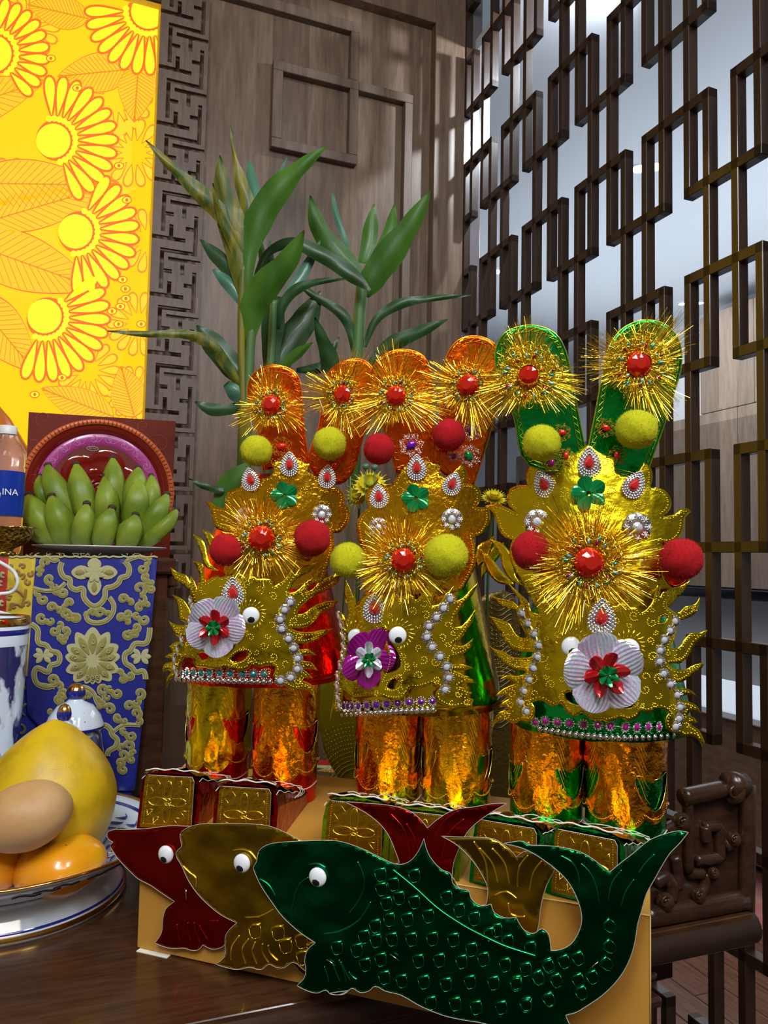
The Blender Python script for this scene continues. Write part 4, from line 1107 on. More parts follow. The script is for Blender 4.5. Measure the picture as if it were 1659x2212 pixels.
cA = plant('lucky_bamboo', 'tall lucky bamboo with yellow-striped leaves, the left plant behind the red hat', 'plant', [
    ([(315, 303), (370, 360), (440, 425), (500, 490), (530, 570)], (2, 20, 38, 38, 14), LEAFV, -.06),
    ([(475, 335), (480, 400), (500, 480), (520, 560), (527, 650)], (2, 34, 62, 58, 14), LEAFV, -.03),
    ([(497, 270), (505, 330), (522, 400), (540, 460), (545, 530)], (2, 8, 30, 36, 20), LEAFV, .02),
    ([(460, 395), (468, 440), (490, 500), (515, 560)], (2, 12, 20, 16), LEAFV, -.05),
    ([(537, 345), (545, 395), (555, 450)], (3, 26, 24), LEAFB, .05),
    ([(706, 315), (650, 360), (600, 410), (562, 470), (538, 560), (530, 640)], (2, 32, 60, 62, 30, 14), LEAF, -.05),
    ([(620, 340), (600, 385), (580, 430)], (2, 10, 8), LEAFB, .05),
    ([(657, 497), (620, 565), (575, 615), (546, 665), (538, 740)], (2, 48, 66, 58, 20), LEAF, -.08),
    ([(432, 517), (470, 555), (515, 600), (540, 630)], (2, 32, 36, 20), LEAFD, .04),
    ([(460, 582), (490, 610), (522, 655)], (6, 28, 16), LEAFB, .02),
    ([(232, 715), (320, 722), (400, 722), (450, 740), (490, 790), (520, 840)], (2, 14, 20, 28, 24, 12), LEAFV, -.10),
    ([(425, 703), (462, 745), (500, 790), (528, 830)], (4, 50, 52, 20), LEAFD, .02),
    ([(421, 868), (460, 885), (515, 880)], (4, 28, 22), LEAFD, 0),
    ([(488, 828), (510, 850), (535, 872)], (16, 36, 20), LEAFB, -.02),
], [([(527, 570), (521, 700), (526, 860)], .0075, .009, LEAFV), ([(545, 690), (540, 760), (536, 860)], .009, .010, STEM)], 1.52, 0)
cB = plant('lucky_bamboo', 'dark leafy lucky bamboo between the two taller plants', 'plant', [
    ([(800, 628), (755, 590), (690, 548), (630, 525), (578, 548), (545, 650)], (6, 34, 34, 26, 18, 10), LEAFD, 0),
    ([(750, 603), (690, 608), (640, 625), (610, 660), (597, 710)], (2, 14, 24, 22, 14), LEAFD, -.03),
    ([(692, 520), (660, 580), (620, 640)], (3, 24, 22), LEAFB, .04),
    ([(560, 510), (568, 560), (575, 620)], (4, 18, 14), LEAF, .04), ([(583, 520), (585, 570), (584, 620)], (4, 16, 12), LEAFB, .05),
    ([(600, 640), (590, 700), (586, 760), (588, 820)], (20, 50, 40, 20), LEAFD, .0),
    ([(692, 628), (660, 690), (620, 745), (585, 810)], (2, 56, 66, 44), LEAFD, .05),
    ([(675, 740), (640, 765), (600, 800)], (2, 24, 16), LEAF, -.03),
], [([(592, 650), (588, 720), (582, 860)], .008, .009, STEM)], 1.60, 0)
cC = plant('lucky_bamboo', 'tall lucky bamboo with broad plain green leaves, the right plant behind the middle hat', 'plant', [
    ([(670, 422), (688, 490), (738, 560), (785, 605)], (2, 38, 54, 24), LEAF, -.04),
    ([(718, 417), (728, 470), (752, 535)], (5, 14, 10), LEAFB, .04),
    ([(808, 440), (800, 500), (788, 570)], (2, 34, 30), LEAF, .03),
    ([(852, 440), (845, 485), (822, 545)], (2, 24, 30), LEAF, .05),
    ([(930, 413), (890, 480), (842, 548), (803, 605), (788, 640)], (2, 42, 64, 56, 18), LEAF, -.05),
    ([(632, 602), (680, 640), (740, 680), (762, 730), (768, 785)], (2, 16, 24, 20, 10), LEAFD, -.03),
    ([(1018, 638), (930, 645), (860, 658), (812, 692), (788, 750)], (2, 14, 24, 18, 8), LEAFD, -.02),
    ([(967, 690), (910, 715), (850, 742), (802, 785)], (2, 26, 36, 20), LEAFD, -.03),
    ([(680, 685), (695, 730), (712, 775), (722, 830)], (2, 26, 40, 34), LEAFD, -.05),
    ([(733, 728), (715, 760), (690, 800)], (2, 16, 22), LEAFD, .02),
    ([(640, 800), (690, 795), (730, 780)], (10, 24, 10), LEAFD, .02),
], [([(783, 615), (776, 690), (770, 840)], .0135, .0125, STEM)], 1.66, 0)
cD = plant('leafy_sprig', 'low olive-green leafy sprig to the left of the red hat crown', 'plant', [
    ([(408, 1034), (440, 1050), (484, 1062)], (2, 14, 14), LEAFD, -.02), ([(545, 1015), (500, 1050), (470, 1110)], (40, 62, 20), LEAF, 0),
    ([(455, 1230), (470, 1180), (500, 1140)], (14, 40, 20), LEAFD, 0)], [([(500, 1080), (520, 1140), (540, 1250)], .004, .004, STEM)], 1.40, 0)
VASE = mat('dark_vase', (0.06, 0.02, 0.015), 0.3)
for i, (c, lb) in enumerate(((cA, 'dark round vase of the left lucky bamboo, hidden behind the hats'), (cC, 'dark round vase of the right lucky bamboo, hidden behind the hats'), (cB, 'dark round vase of the middle lucky bamboo, hidden behind the hats'))):
    obj('plant_vase', MB().lathe([(0, 0), (.038, 0), (.04, .01), (.055, .07), (.05, .13), (.034, .17), (.038, .205), (.034, .205), (.03, .17), (0, .15)], (c.x + (0 if i < 2 else .0), c.y, TZ), 32), VASE, label=lb, cat='vase')
# chrysanthemums
PETY = mat('chrysanthemum_yellow', (0.72, 0.60, 0.01), 0.5)
def mum(x, y, d, r, yaw, pitch, lab, n=3):
    q = P(x, y, d)
    t = thing('chrysanthemum', lab, 'flower', tuple(q))
    Mx = M.Translation(q) @ M(((CR.x, CU.x, -CF.x, 0), (CR.y, CU.y, -CF.y, 0), (CR.z, CU.z, -CF.z, 0), (0, 0, 0, 1))) @ M.Rotation(yaw, 4, 'Y') @ M.Rotation(pitch, 4, 'X')
    mb = MB()
    for L_ in range(n):
        for k in range(18):
            a = 2 * pi * (k + L_ * .5) / 18; rr = r * (1 - .22 * L_); el = .15 + .42 * L_
            vs = []
            for j in range(6):
                s = j / 5; wd = r * .16 * sin(min(1, s * 1.15 + .1) * pi) + .0004
                c = V((rr * s * cos(a) * cos(el * s), rr * s * sin(a) * cos(el * s), rr * s * sin(el) + .002 * L_))
                e = V((-sin(a), cos(a), 0)) * wd
                vs += [Mx @ (c + e + V((0, 0, .0015))), Mx @ c, Mx @ (c - e + V((0, 0, .0015)))]
            mb.add(vs, [(3 * j + i, 3 * j + i + 1, 3 * j + i + 4, 3 * j + i + 3) for j in range(5) for i in (0, 1)])
    obj('petals', mb, PETY, t)
    obj('flower_centre', MB().ball(Mx @ V((0, 0, .004)), r * .22, 10, 6), mat('centre_green', (0.25, 0.35, 0.02), .7), t)
    b0 = Mx @ V((0, 0, -.004)); obj('stem', MB().tube([Mx @ V((0, 0, 0)), b0, V((b0.x + .01, b0.y + .03, b0.z - .08)), V((b0.x + .01, b0.y + .04, TZ + .2))], .0022, 6), STEM, t)
mum(800, 1052, 1.22, .034, 0, -.7, 'yellow chrysanthemum between the red hat and the middle hat')
mum(775, 1070, 1.25, .024, -.3, -.2, 'half-hidden yellow chrysanthemum left of the middle hat, lower of two')
mum(1066, 1082, 1.14, .024, .2, -1.1, 'yellow chrysanthemum between the middle hat and the green hat')
for i, (x, y) in enumerate(((757, 1013), (790, 1008), (809, 1010))):
    q = P(x, y, 1.2); t = obj('flower_bud', MB().ball(q, .0055, 10, 6), LEAFB, label=('small green flower bud above the yellow chrysanthemum, ' + ('leftmost', 'middle', 'rightmost')[i] + ' of three'), cat='bud', group='green buds above the chrysanthemum')
    obj('stem', MB().tube([q, q + V((.004, .01, -.06)), V((q.x, q.y + .04, TZ + .25))], .0012, 6), STEM, t)

# ================================================================== CARP BOX
P0 = onZ(295, 2049, TZ); Pq = onZ(926, 2189, TZ)
BU = (Pq - P0).normalized(); BV = V((-BU.y, BU.x, 0)); BL_, BD, BH = 0.556, 0.30, 0.129
BT = TZ + BH
Bfr = M.Translation(P0) @ M(((BU.x, BV.x, 0, 0), (BU.y, BV.y, 0, 0), (0, 0, 1, 0), (0, 0, 0, 1)))
def bx(u, v, z): return Bfr @ V((u, v, z))
cb = thing('carp_box', 'long ochre cardboard box carrying the paper boots, with the three paper carp on its front', 'box', tuple(P0))
mb = MB().bbox((0, 0, 0.0008), (BL_, BD, BH), 0.0012); mb.v = [tuple(Bfr @ V(v)) for v in mb.v]
obj('box_body', mb, KRAFT, cb, smooth=False)
mb = MB().box((0.004, -.006, .0), (.045, .012, .0008)); mb.v = [tuple(Bfr @ V(v)) for v in mb.v]; obj('paper_flap', mb, PAPER, cb, smooth=False)
mb = MB().tube([bx(0, 0, BH), bx(BL_, 0, BH)], .0008, 4).tube([bx(BL_, 0, 0), bx(BL_, 0, BH)], .0008, 4); obj('worn_edge', mb, mat('worn_card', (.62, .40, .12), .6), cb)

# ================================================================== PAPER CARP
c5b = lambda p: T(220, 1650, .3255, p); c6b = lambda p: T(700, 1680, .3014, p); c7b = lambda p: T(1100, 1650, .337, p)
def boxplane(off):
    Q = P0 - BV * off
    def f(x, y, o=0):
        r = ray(x, y); t = (Q + BV * o - CO).dot(BV) / r.dot(BV); return CO + r * t
    return f
GR_OUT = c5b([(1035, 590), (1060, 560), (1130, 530), (1250, 518), (1400, 512), (1540, 508)]) + c6b([(0, 455), (70, 452), (170, 470), (270, 505), (400, 570), (500, 615), (560, 620), (620, 595), (680, 520), (716, 435), (740, 530), (790, 610), (850, 665), (905, 690), (920, 760), (970, 800), (1032, 815), (1050, 870), (1100, 915), (1150, 925), (1195, 910), (1210, 960), (1250, 990), (1320, 1010), (1375, 1002), (1400, 1050), (1440, 1100), (1500, 1120), (1560, 1085), (1600, 1110), (1620, 1170), (1625, 1235)]) + c7b([(290, 1195), (340, 1185), (400, 1150), (445, 1080), (465, 1000), (455, 920), (420, 830), (370, 750), (300, 680), (220, 620), (150, 575), (70, 540), (-40, 515), (0, 508), (90, 500), (120, 520), (200, 525), (330, 535), (440, 560), (520, 600), (590, 650), (645, 692), (720, 630), (800, 570), (900, 490), (1000, 450), (1090, 430), (1147, 440), (1100, 500), (1030, 570), (980, 650), (930, 740), (880, 830), (845, 950), (822, 1030), (812, 1100), (790, 1200), (750, 1300), (690, 1390), (600, 1480), (500, 1550), (430, 1590), (362, 1607), (390, 1668), (440, 1740), (300, 1790), (180, 1750), (60, 1690)]) + c6b([(1250, 1790), (1150, 1757), (1000, 1732), (850, 1700), (700, 1640), (550, 1560), (440, 1530), (366, 1495), (320, 1530), (255, 1540), (200, 1510), (150, 1548), (95, 1555), (40, 1540)]) + c5b([(1640, 1505), (1580, 1530), (1520, 1525), (1490, 1500), (1430, 1520), (1360, 1500), (1298, 1465), (1345, 1420), (1357, 1360), (1350, 1300), (1370, 1230), (1422, 1182), (1320, 1120), (1250, 1060), (1180, 990), (1120, 910), (1060, 820), (1020, 740), (1003, 690), (1022, 655)])
def affine(src, dst):
    # least squares with normal equations
    A = [[0.0] * 3 for _ in range(3)]; bx_ = [0.0] * 3; by_ = [0.0] * 3
    for (x, y), (u, v) in zip(src, dst):
        r = (x, y, 1)
        for i in range(3):
            for j in range(3): A[i][j] += r[i] * r[j]
            bx_[i] += r[i] * u; by_[i] += r[i] * v
    Ai = M(A).inverted(); a, b = Ai @ V(bx_), Ai @ V(by_)
    return lambda p: (a.x * p[0] + a.y * p[1] + a.z, b.x * p[0] + b.y * p[1] + b.z)
SRC = [(686, 1895), (1085, 1825), (1316, 1880), (643, 2127), (545, 1870)]
aG = affine(SRC, [(521, 1866), (952, 1806), (1117, 1852), (467, 2084), (378, 1836)])
aR = affine(SRC, [(358, 1846), (745, 1731), (923, 1788), (337, 2036), (233, 1800)])
# red : traced where it shows, the template elsewhere
RED_OUT = c5b([(35, 462), (60, 442), (160, 437), (300, 430), (450, 415), (600, 424)]) + [aR(p) for p in GR_OUT[10:40]] + c6b([(905, 690), (920, 600), (970, 500), (1020, 400), (1100, 320), (1200, 250), (1310, 187), (1200, 190), (1050, 215), (980, 222), (900, 245), (800, 310), (742, 362), (680, 290), (600, 232), (450, 195), (300, 180), (150, 168)][::-1]) 
RED_OUT = c5b([(35, 462), (60, 442), (160, 437), (300, 430), (450, 415), (560, 420), (760, 430), (1000, 500), (1300, 600)]) + c6b([(200, 620), (330, 640), (450, 640), (540, 610), (500, 500), (460, 410), (400, 330), (300, 250), (150, 168), (300, 180), (450, 195), (600, 232), (680, 290), (742, 362), (800, 310), (900, 245), (980, 222), (1050, 215), (1200, 190), (1310, 187), (1200, 250), (1100, 320), (1020, 400), (970, 500), (930, 600), (900, 760), (800, 950), (600, 1100), (350, 1260), (150, 1330)]) + c5b([(1550, 1430), (1350, 1405), (1250, 1312), (1100, 1335), (1000, 1290), (930, 1200), (890, 1140), (850, 1165), (800, 1215), (730, 1230), (668, 1203), (640, 1235), (600, 1240), (545, 1222), (480, 1226), (420, 1215), (360, 1184), (400, 1120), (408, 1040), (430, 960), (487, 911), (400, 850), (330, 800), (250, 760), (180, 700), (100, 620), (52, 545), (72, 520), (42, 500)])
GLD_OUT = c5b([(510, 470), (550, 435), (640, 405), (800, 400), (1000, 403), (1120, 420), (1240, 470), (1335, 520), (1500, 640)]) + c6b([(300, 700), (600, 740), (900, 700), (980, 812), (1032, 815), (1040, 870), (1100, 925), (1160, 910), (1170, 800), (1120, 690), (1060, 600), (1000, 530), (930, 470), (838, 420), (950, 425), (1100, 430), (1220, 445), (1280, 480), (1340, 530), (1378, 575), (1430, 535), (1520, 530), (1590, 590), (1640, 650)]) + c7b([(290, 680), (240, 780), (205, 900), (190, 1020), (175, 1090), (110, 1080), (60, 1040), (0, 1000)]) + c6b([(1400, 1150), (1200, 1250), (900, 1330), (500, 1330), (150, 1320)]) + c5b([(1500, 1420), (1420, 1400), (1350, 1370), (1270, 1315), (1215, 1350), (1160, 1350), (1110, 1330), (1060, 1365), (980, 1350), (900, 1365), (830, 1355), (755, 1332), (815, 1280), (818, 1200), (825, 1130), (895, 1056), (800, 1010), (720, 950), (640, 870), (570, 770), (525, 680), (485, 600), (500, 575), (520, 555), (515, 520)])
def offsetfish(base): return base
c5x = lambda *a: [c5b(list(p)) for p in a]
FISH = [  # ridge foils are brighter copies: the embossing's highlights put into the colour
 ('red', 'dark red foil paper carp, rearmost of the three on the box', RED_OUT, 0.006, (358, 1846), 19, mat('carp_red', (0.33, 0.012, 0.006), .26, 1, bump=(25, .2)), mat('carp_red_lit_ridge', (0.55, 0.03, 0.02), .25, 1),
  [c5b([(505, 1060), (512, 1120), (522, 1170)]), c5b([(575, 1050), (578, 1120), (592, 1180)]), c5b([(615, 1050), (628, 1130), (650, 1185)]), c5b([(650, 1070), (675, 1120), (700, 1165)]), c5b([(720, 1040), (775, 1040)]),
   c6b([(480, 260), (560, 350), (600, 450), (610, 570)]), c6b([(590, 330), (650, 440), (680, 560)]), c6b([(1000, 300), (890, 400), (840, 590)]), c6b([(960, 240), (850, 320), (800, 420)])], [(105, 400)]),
 ('gold', 'old-gold foil paper carp between the red carp and the green carp', GLD_OUT, 0.020, (521, 1866), 20, mat('carp_gold', (0.42, 0.26, 0.012), .25, 1, bump=(25, .2)), mat('carp_gold_lit_ridge', (1.0, .75, .05), .2, 1),
  [c5b([(912, 1140), (862, 1210), (855, 1300)]), c5b([(975, 1160), (932, 1220), (955, 1325)]), c5b([(1020, 1180), (1000, 1230), (1030, 1325)]), c5b([(1070, 1190), (1070, 1250), (1110, 1320)]), c5b([(1108, 1200), (1115, 1245), (1170, 1305)]), c5b([(865, 580), (930, 570), (980, 590), (1020, 640)]), c5b([(950, 1022), (1050, 1012), (1135, 968)]), c5b([(530, 680), (580, 725), (620, 760), (625, 820)]),
   c6b([(1070, 460), (1150, 600), (1172, 780)]), c6b([(1110, 510), (1200, 620), (1242, 755)]), c6b([(1200, 510), (1290, 620), (1325, 770)]), c6b([(1460, 560), (1400, 640), (1385, 785)]), c6b([(1560, 600), (1500, 680), (1475, 810)]), c6b([(1220, 850), (1300, 820), (1380, 870)]), c6b([(1320, 900), (1340, 980), (1440, 995)])], []),
 ('green', 'big green foil paper carp with embossed scales, frontmost on the box', GR_OUT, 0.036, (686, 1895), 20.5, mat('carp_green', (0.002, 0.125, 0.035), .27, 1, bump=(22, .22)), mat('carp_green_lit_ridge', (0.012, 0.36, 0.12), .24, 1),
  [c6b([(240, 600), (290, 720), (265, 850), (180, 970)]), c6b([(335, 890), (250, 1020), (100, 1100), (0, 1115)]) , c5b([(1470, 1125), (1560, 1118), (1650, 1080)]), c5b([(1375, 668), (1430, 660), (1485, 690)]), c5b([(1370, 755), (1310, 800), (1275, 900), (1260, 980)]), c5b([(1045, 765), (1100, 800), (1150, 880)]),
   c5b([(1480, 1340), (1500, 1400), (1510, 1450)]), c5b([(1540, 1330), (1560, 1390), (1580, 1440)]), c5b([(1590, 1310), (1620, 1380), (1650, 1440)]), c6b([(110, 1300), (140, 1370), (160, 1460)]), c6b([(180, 1390), (210, 1430), (235, 1445)]), c6b([(490, 655), (640, 780), (840, 960), (1050, 1090), (1280, 1200), (1520, 1280)]),
   c7b([(330, 590), (400, 630), (440, 700), (450, 760)]), c7b([(460, 640), (520, 700), (560, 790), (575, 880)]), c7b([(720, 680), (660, 760), (635, 880)]), c7b([(800, 740), (745, 820), (718, 912)]), c7b([(930, 580), (870, 640), (830, 700)])], []),
]
SCALES = c6b([(400, 660), (490, 730), (405, 765), (530, 830), (440, 870), (640, 860), (460, 985), (590, 985), (740, 960), (360, 1030), (280, 1105), (365, 1135), (480, 1125), (620, 1125), (770, 1120), (920, 1130), (640, 670), (870, 830), (960, 920), (1070, 980), (1230, 1060), (1310, 1140), (1470, 1190), (400, 1270), (670, 1280), (820, 1275), (980, 1285), (1135, 1270), (290, 1305), (90, 1180), (230, 1200), (425, 1400), (550, 1425), (710, 1430), (870, 1445), (1040, 1430), (1210, 1435), (1370, 1445), (1520, 1400), (935, 1585), (1085, 1610), (1265, 1610), (1440, 1595), (1600, 1560), (1290, 1310), (1440, 1340), (1590, 1310), (760, 1580), (1050, 1200), (1180, 1090)]) + c7b([(40, 1370), (175, 1345), (290, 1360), (105, 1505), (240, 1480), (450, 1440), (430, 1360), (620, 1020), (620, 1150), (600, 1260), (340, 1240), (240, 1270), (430, 1220), (520, 1340)])
GSC = c5b([(1010, 1075), (1165, 1085), (1215, 1172), (1320, 1140), (1330, 1250), (1400, 1190), (1420, 1300)])
RDG = {}
def eyeobj(parent, c, r, Mx, look=(-.1, -.35)):
    e = obj('googly_eye', MB().ball(c, r, 20, 12, (1, 1, .42), Mx), WHITE, parent)
    q = c + Mx @ V((look[0] * r, look[1] * r, r * .22)); obj('pupil', MB().ball(q, r * .52, 16, 8, (1, 1, .42), Mx), BLACK, e)
BM = M(((BU.x, 0, -BV.x), (BU.y, 0, -BV.y), (0, 1, 0)))
for nm, lab, out, off, eye, er, mf, mr, ridges, _x in FISH:
    f = boxplane(off)
    bp = f(*eye)
    t = thing('paper_carp', lab, 'paper carp', (bp.x, bp.y, TZ), 'paper carp on the box front')
    def fp(x, y, o=0, f=f): 
        q = f(x, y, o); return q - BV * (.004 * NZ.noise(q * 9) + .0012 * NZ.noise(q * 40))
    mb = MB(); plate(mb, smoothpoly(out, 3, True, .35), fp, step=9, th=.0011)
    obj('body', mb, [mf, PAPER], t)
    mb = MB(); mb.tube([fp(x, y, -.0003) for x, y in smoothpoly(out, 3, True, .35) + [out[0]]], .00035, 4); obj('card_edge', mb, mat('card_edge_grey', (.45, .43, .36), .8), t)
    mb = MB()
    for r_ in ridges: mb.tube([fp(x, y, -.0004) for x, y in smoothpoly(r_, 5, False, -1)], .0009, 6)
    for i, (x, y) in enumerate(SCALES if nm == 'green' else GSC if nm == 'gold' else []):
        s = 1 if nm == 'green' else 1.1; a = -.2 if x < 1150 else -.45
        if x > 1290: a = -.9
        ca, sa = cos(a), sin(a)
        pt = [(x + (u * ca - v * sa) * s, y + (u * sa + v * ca) * s) for u, v in ((-11, 0), (0, -2), (12, 0))]
        mb.tube([fp(px_, py_, -.0005) for px_, py_ in pt], .0014, 6)
        pt = [(x + (u * ca - v * sa) * s, y + (u * sa + v * ca) * s) for u, v in ((12, 0), (12, 14), (8, 24), (-6, 25), (-11, 18), (-12, 0))]
        mb.tube([fp(px_, py_, .0000) for px_, py_ in pt], .0003, 4)
    obj('embossed_ridges', mb, mr, t, kind='stuff')
    c = fp(eye[0], eye[1], -.002); eyeobj(t, c, er * dep(c) / FPX, BM, (-.05, -.33))
for (x, y, x2, y2, k) in ((402, 1922, 402, 1944, .008), (843, 2061, 863, 2076, .0385), (1272, 2094, 1292, 2078, .0385), (705, 2072, 725, 2086, .0385)):
    f = boxplane(k); obj('staple', MB().tube([f(x, y), f(x2, y2)], .0005, 4), SILV, [o for o in bpy.data.objects if o.name.startswith('paper_carp')][0 if k < .01 else 2])

# ================================================================== PAPER BOOTS
def boot(name, pxc, v_, ang, ztop, mc, ms, mt, mp, lab, grp, rr=.0425, seed=0):
    r = (pxc - 829.5) / FPX
    # find u along the box so that the shaft shows at pixel column pxc
    lo, hi = -.1, .65
    for _ in range(40):
        m_ = (lo + hi) / 2; q = bx(m_, v_, BH) - CO
        if q.dot(CR) / q.dot(CF) < r: lo = m_
        else: hi = m_
    c = bx(lo, v_, BH)
    td = (-BV); a = ang; td = V((td.x * cos(a) - td.y * sin(a), td.x * sin(a) + td.y * cos(a), 0)); sd = V((-td.y, td.x, 0))
    z0 = BT + .0008
    t = thing(name, lab, 'paper boot', (c.x, c.y, z0), grp)
    H = ztop - z0
    prof = [(rr * .97, 0), (rr, .02), (rr, H * .5), (rr * .985, H)]
    mb = MB().lathe(prof + [(rr * .95, H), (rr * .95, .01)], (c.x, c.y, z0), 40)
    for i, v in enumerate(mb.v):
        n = NZ.noise(V(v) * 45 + V((seed, 0, 0))) * .0015; d = V((v[0] - c.x, v[1] - c.y, 0)).normalized(); mb.v[i] = (v[0] + d.x * n, v[1] + d.y * n, v[2])
    obj('shaft', mb, mc, t)
    # gold overlay with a scalloped hem and two swooping cut-outs
    mb = MB(); vs = []; fs = []; N = 120; K = 14
    a0 = atan2(td.y, td.x)
    hem = lambda a: .052 - .012 * cos(a) - .010 * abs(sin(4.0 * a + .4)) ** .7
    def hole(a, z):
        for s in (1, -1):
            da = (a * s - .95)
            zc = H * .47 - .018 * cos(da * 3)
            if abs(da) < .52 and abs(z - zc) < .016 * (1 - (da / .52) ** 2) ** .5 * (1 + .8 * da): return True
        return False
    for i in range(N):
        a = -pi + 2 * pi * i / N
        for k in range(K * 3 + 1):
            z = hem(a) + (H - hem(a)) * k / (K * 3)
            R_ = rr + .0014 + .0009 * NZ.noise(V((a * 3, z * 60, seed))) + .0006 * sin(14 * a) * sin(z * 90)
            vs.append((c.x + R_ * cos(a0 + a), c.y + R_ * sin(a0 + a), z0 + z))
    KK = K * 3 + 1
    for i in range(N):
        for k in range(KK - 1):
            a = -pi + 2 * pi * (i + .5) / N; z = hem(a) + (H - hem(a)) * (k + .5) / (KK - 1)
            if hole(a, z): continue
            fs.append((i * KK + k, ((i + 1) % N) * KK + k, ((i + 1) % N) * KK + k + 1, i * KK + k + 1))
    mb.add(vs, fs); ov = obj('gold_overlay', mb, ms, t)
    mb = MB()
    sp = lambda a, z, o=.0024: V((c.x + (rr + o) * cos(a0 + a), c.y + (rr + o) * sin(a0 + a), z0 + z))
    for i in range(150):
        a = -pi + 2 * pi * i / 150
        mb.bead(sp(a, hem(a) + .005), .0008)
    for s in (-.09, .09):
        for k in range(40): mb.bead(sp(s, .05 + (H - .05) * k / 40), .0008)
    for s in (1, -1):
        for j in range(5):
            zz = H * .85 - j * .016
            mb.tube([sp(s * (.25 + .09 * q), zz + .010 * sin(q * .8) - .0035 * q, .0022) for q in range(7)], .0006, 4)
            mb.tube([sp(s * (.28 + .09 * q), zz + .004 + .012 * sin(q * .8) - .0035 * q, .0022) for q in range(6)], .0004, 4)
    for s in (1, -1):
        mb.tube([sp(s * (.95 + .52 * sin(q)), H * .47 - .018 * cos(.52 * sin(q) * 3) + .017 * cos(q), .002) for q in [i * pi / 10 for i in range(21)]], .0005, 4)
    obj('embossed_lines', mb, GOLDB, ov)
    # toe block
    L0, L1, W0, W1 = .012, .177, .038, .037
    def sec(l, w, h, n=8):
        pts = [(-w, 0), (-w * 1.0, h * .62), (-w * .93, h * .84), (-w * .74, h * .97), (0, h * 1.03), (w * .74, h * .97), (w * .93, h * .84), (w, h * .62), (w, 0)]
        return [c + td * (l + (.010 if z < h * .5 else 0)) + sd * x + V((0, 0, .0 + z)) for x, z in pts]
    hl = lambda l: .020 + .044 * max(0, min(1, (l - .03) / .13)) ** 1.1
    secs = [sec(l, W1, hl(l)) for l in (L0, .05, .09, .13, L1 - .01)]
    z00 = V((0, 0, .0008)); vs = [q + z00 for s in secs for q in s]; n = 9
    for q in vs: q.x += .0008 * NZ.noise(q * 70); q.z = max(q.z, z0) 
    fs = [(i * n + k, i * n + k + 1, (i + 1) * n + k + 1, (i + 1) * n + k) for i in range(len(secs) - 1) for k in range(n - 1)]
    fs += [tuple((len(secs) - 1) * n + k for k in range(n)), tuple(range(n))[::-1]]
    fs += [(i * n + n - 1, i * n, (i + 1) * n, (i + 1) * n + n - 1) for i in range(len(secs) - 1)]
    mb = MB().add(vs, fs); obj('toe', mb, mt, t, smooth=False)
    # front panel
    fr = lambda x, z, o=0: c + td * (L1 - .0085 + o + (.010 if z < .0 else .010 * (1 - z / .07))) + sd * x + V((0, 0, .0012 + z))
    mb = MB(); g = [(-.031, .003), (.031, .003), (.030, .056), (.027, .0605), (-.027, .0605), (-.030, .056)]
    mb.cur = 0; mb.add([fr(x, z, .003) for x, z in g] + [fr(x, z, .0018) for x, z in g], [(0, 1, 2, 3, 4, 5)]); mb.cur = 1
    mb.add([fr(x, z, .003) for x, z in g] + [fr(x, z, .0018) for x, z in g], [(i, (i + 1) % 6, (i + 1) % 6 + 6, i + 6) for i in range(6)])
    pn = obj('toe_panel', mb, [mp, PAPER], t, smooth=False)
    mb = MB()
    for (x, z) in resample([(-.027, .007), (.027, .007), (.026, .056), (.024, .0595), (-.024, .0595), (-.026, .056)], .0022, True): mb.bead(fr(x, z, .0035), .0005)
    for k in range(4):
        a = k * pi / 2
        pe = [(.012 * cos(a) + .011 * cos(a) * cos(q) - .0045 * sin(a) * sin(q), .032 + .012 * sin(a) + .011 * sin(a) * cos(q) + .0045 * cos(a) * sin(q)) for q in [i * pi / 7 for i in range(15)]]
        mb.tube([fr(x, z, .0034) for x, z in pe], .0005, 4)
    for sx in (-1, 1):
        for sz in (-1, 1):
            for j in (0, 1):
                x, z = sx * (.012 + .008 * j), .032 + sz * (.020 - .008 * j)
                mb.tube([fr(x - .004, z - .003 * sz, .0034), fr(x + .004, z - .003 * sz, .0034), fr(x + .003 * sx, z + .004 * sz, .0034), fr(x - .004, z - .003 * sz, .0034)], .0004, 4)
    mb.tube([fr(.004 * cos(q), .032 + .004 * sin(q), .0034) for q in [i * pi / 6 for i in range(13)]], .0006, 4)
    obj('embossed_flower', mb, GOLDB, pn)
    # torn paper edges and crumpled instep
    mb = MB()
    for sx in (-1, 1):
        mb.tube([c + td * l + sd * (sx * (W1 * .93 + .001) ) + V((0, 0, .0012 + hl(l) * .86 + .0012 * sin(l * 160 + seed))) for l in [.05 + i * .01 for i in range(13)]], .0005, 4)
    mb.tube([c + td * (L1 - .012) + sd * (W1 * .9 * x) + V((0, 0, .0655 + .0015 * (1 - x * x) + .001 * sin(x * 9 + seed))) for x in [i / 7 - 1 for i in range(15)]], .0009, 4)
    mb.tube([c + td * (rr * 1.02 * cos(q)) + sd * (rr * 1.02 * sin(q)) + V((0, 0, .022 + .002 * sin(q * 5))) for q in [i * .16 - 1.6 for i in range(21)]], .0007, 4)
    for k in range(3):
        l = .052 + .026 * k
        mb.tube([c + td * (l + .004 * sin(x * 7 + k)) + sd * (W1 * 1.0 * x) + V((0, 0, hl(l) * 1.04 + .004 + .003 * sin(x * 5 + k + seed) * (1 - x * x))) for x in [i / 9 - 1 for i in range(19)]], .0005, 4)
    obj('torn_paper_edge', mb, PAPER, t)
    mb = MB(); vs = []; nx, ny = 13, 12
    for i in range(nx):
        for j in range(ny):
            x = -1 + 2 * i / (nx - 1); l = .040 + .125 * j / (ny - 1)
            q = c + td * l + sd * (x * W1 * .95) + V((0, 0, hl(l) * 1.04 - .006 * abs(x) ** 3)); q.z += .006 * NZ.noise(q * 95 + V((seed, 3, 0))) + .001; vs.append(q)
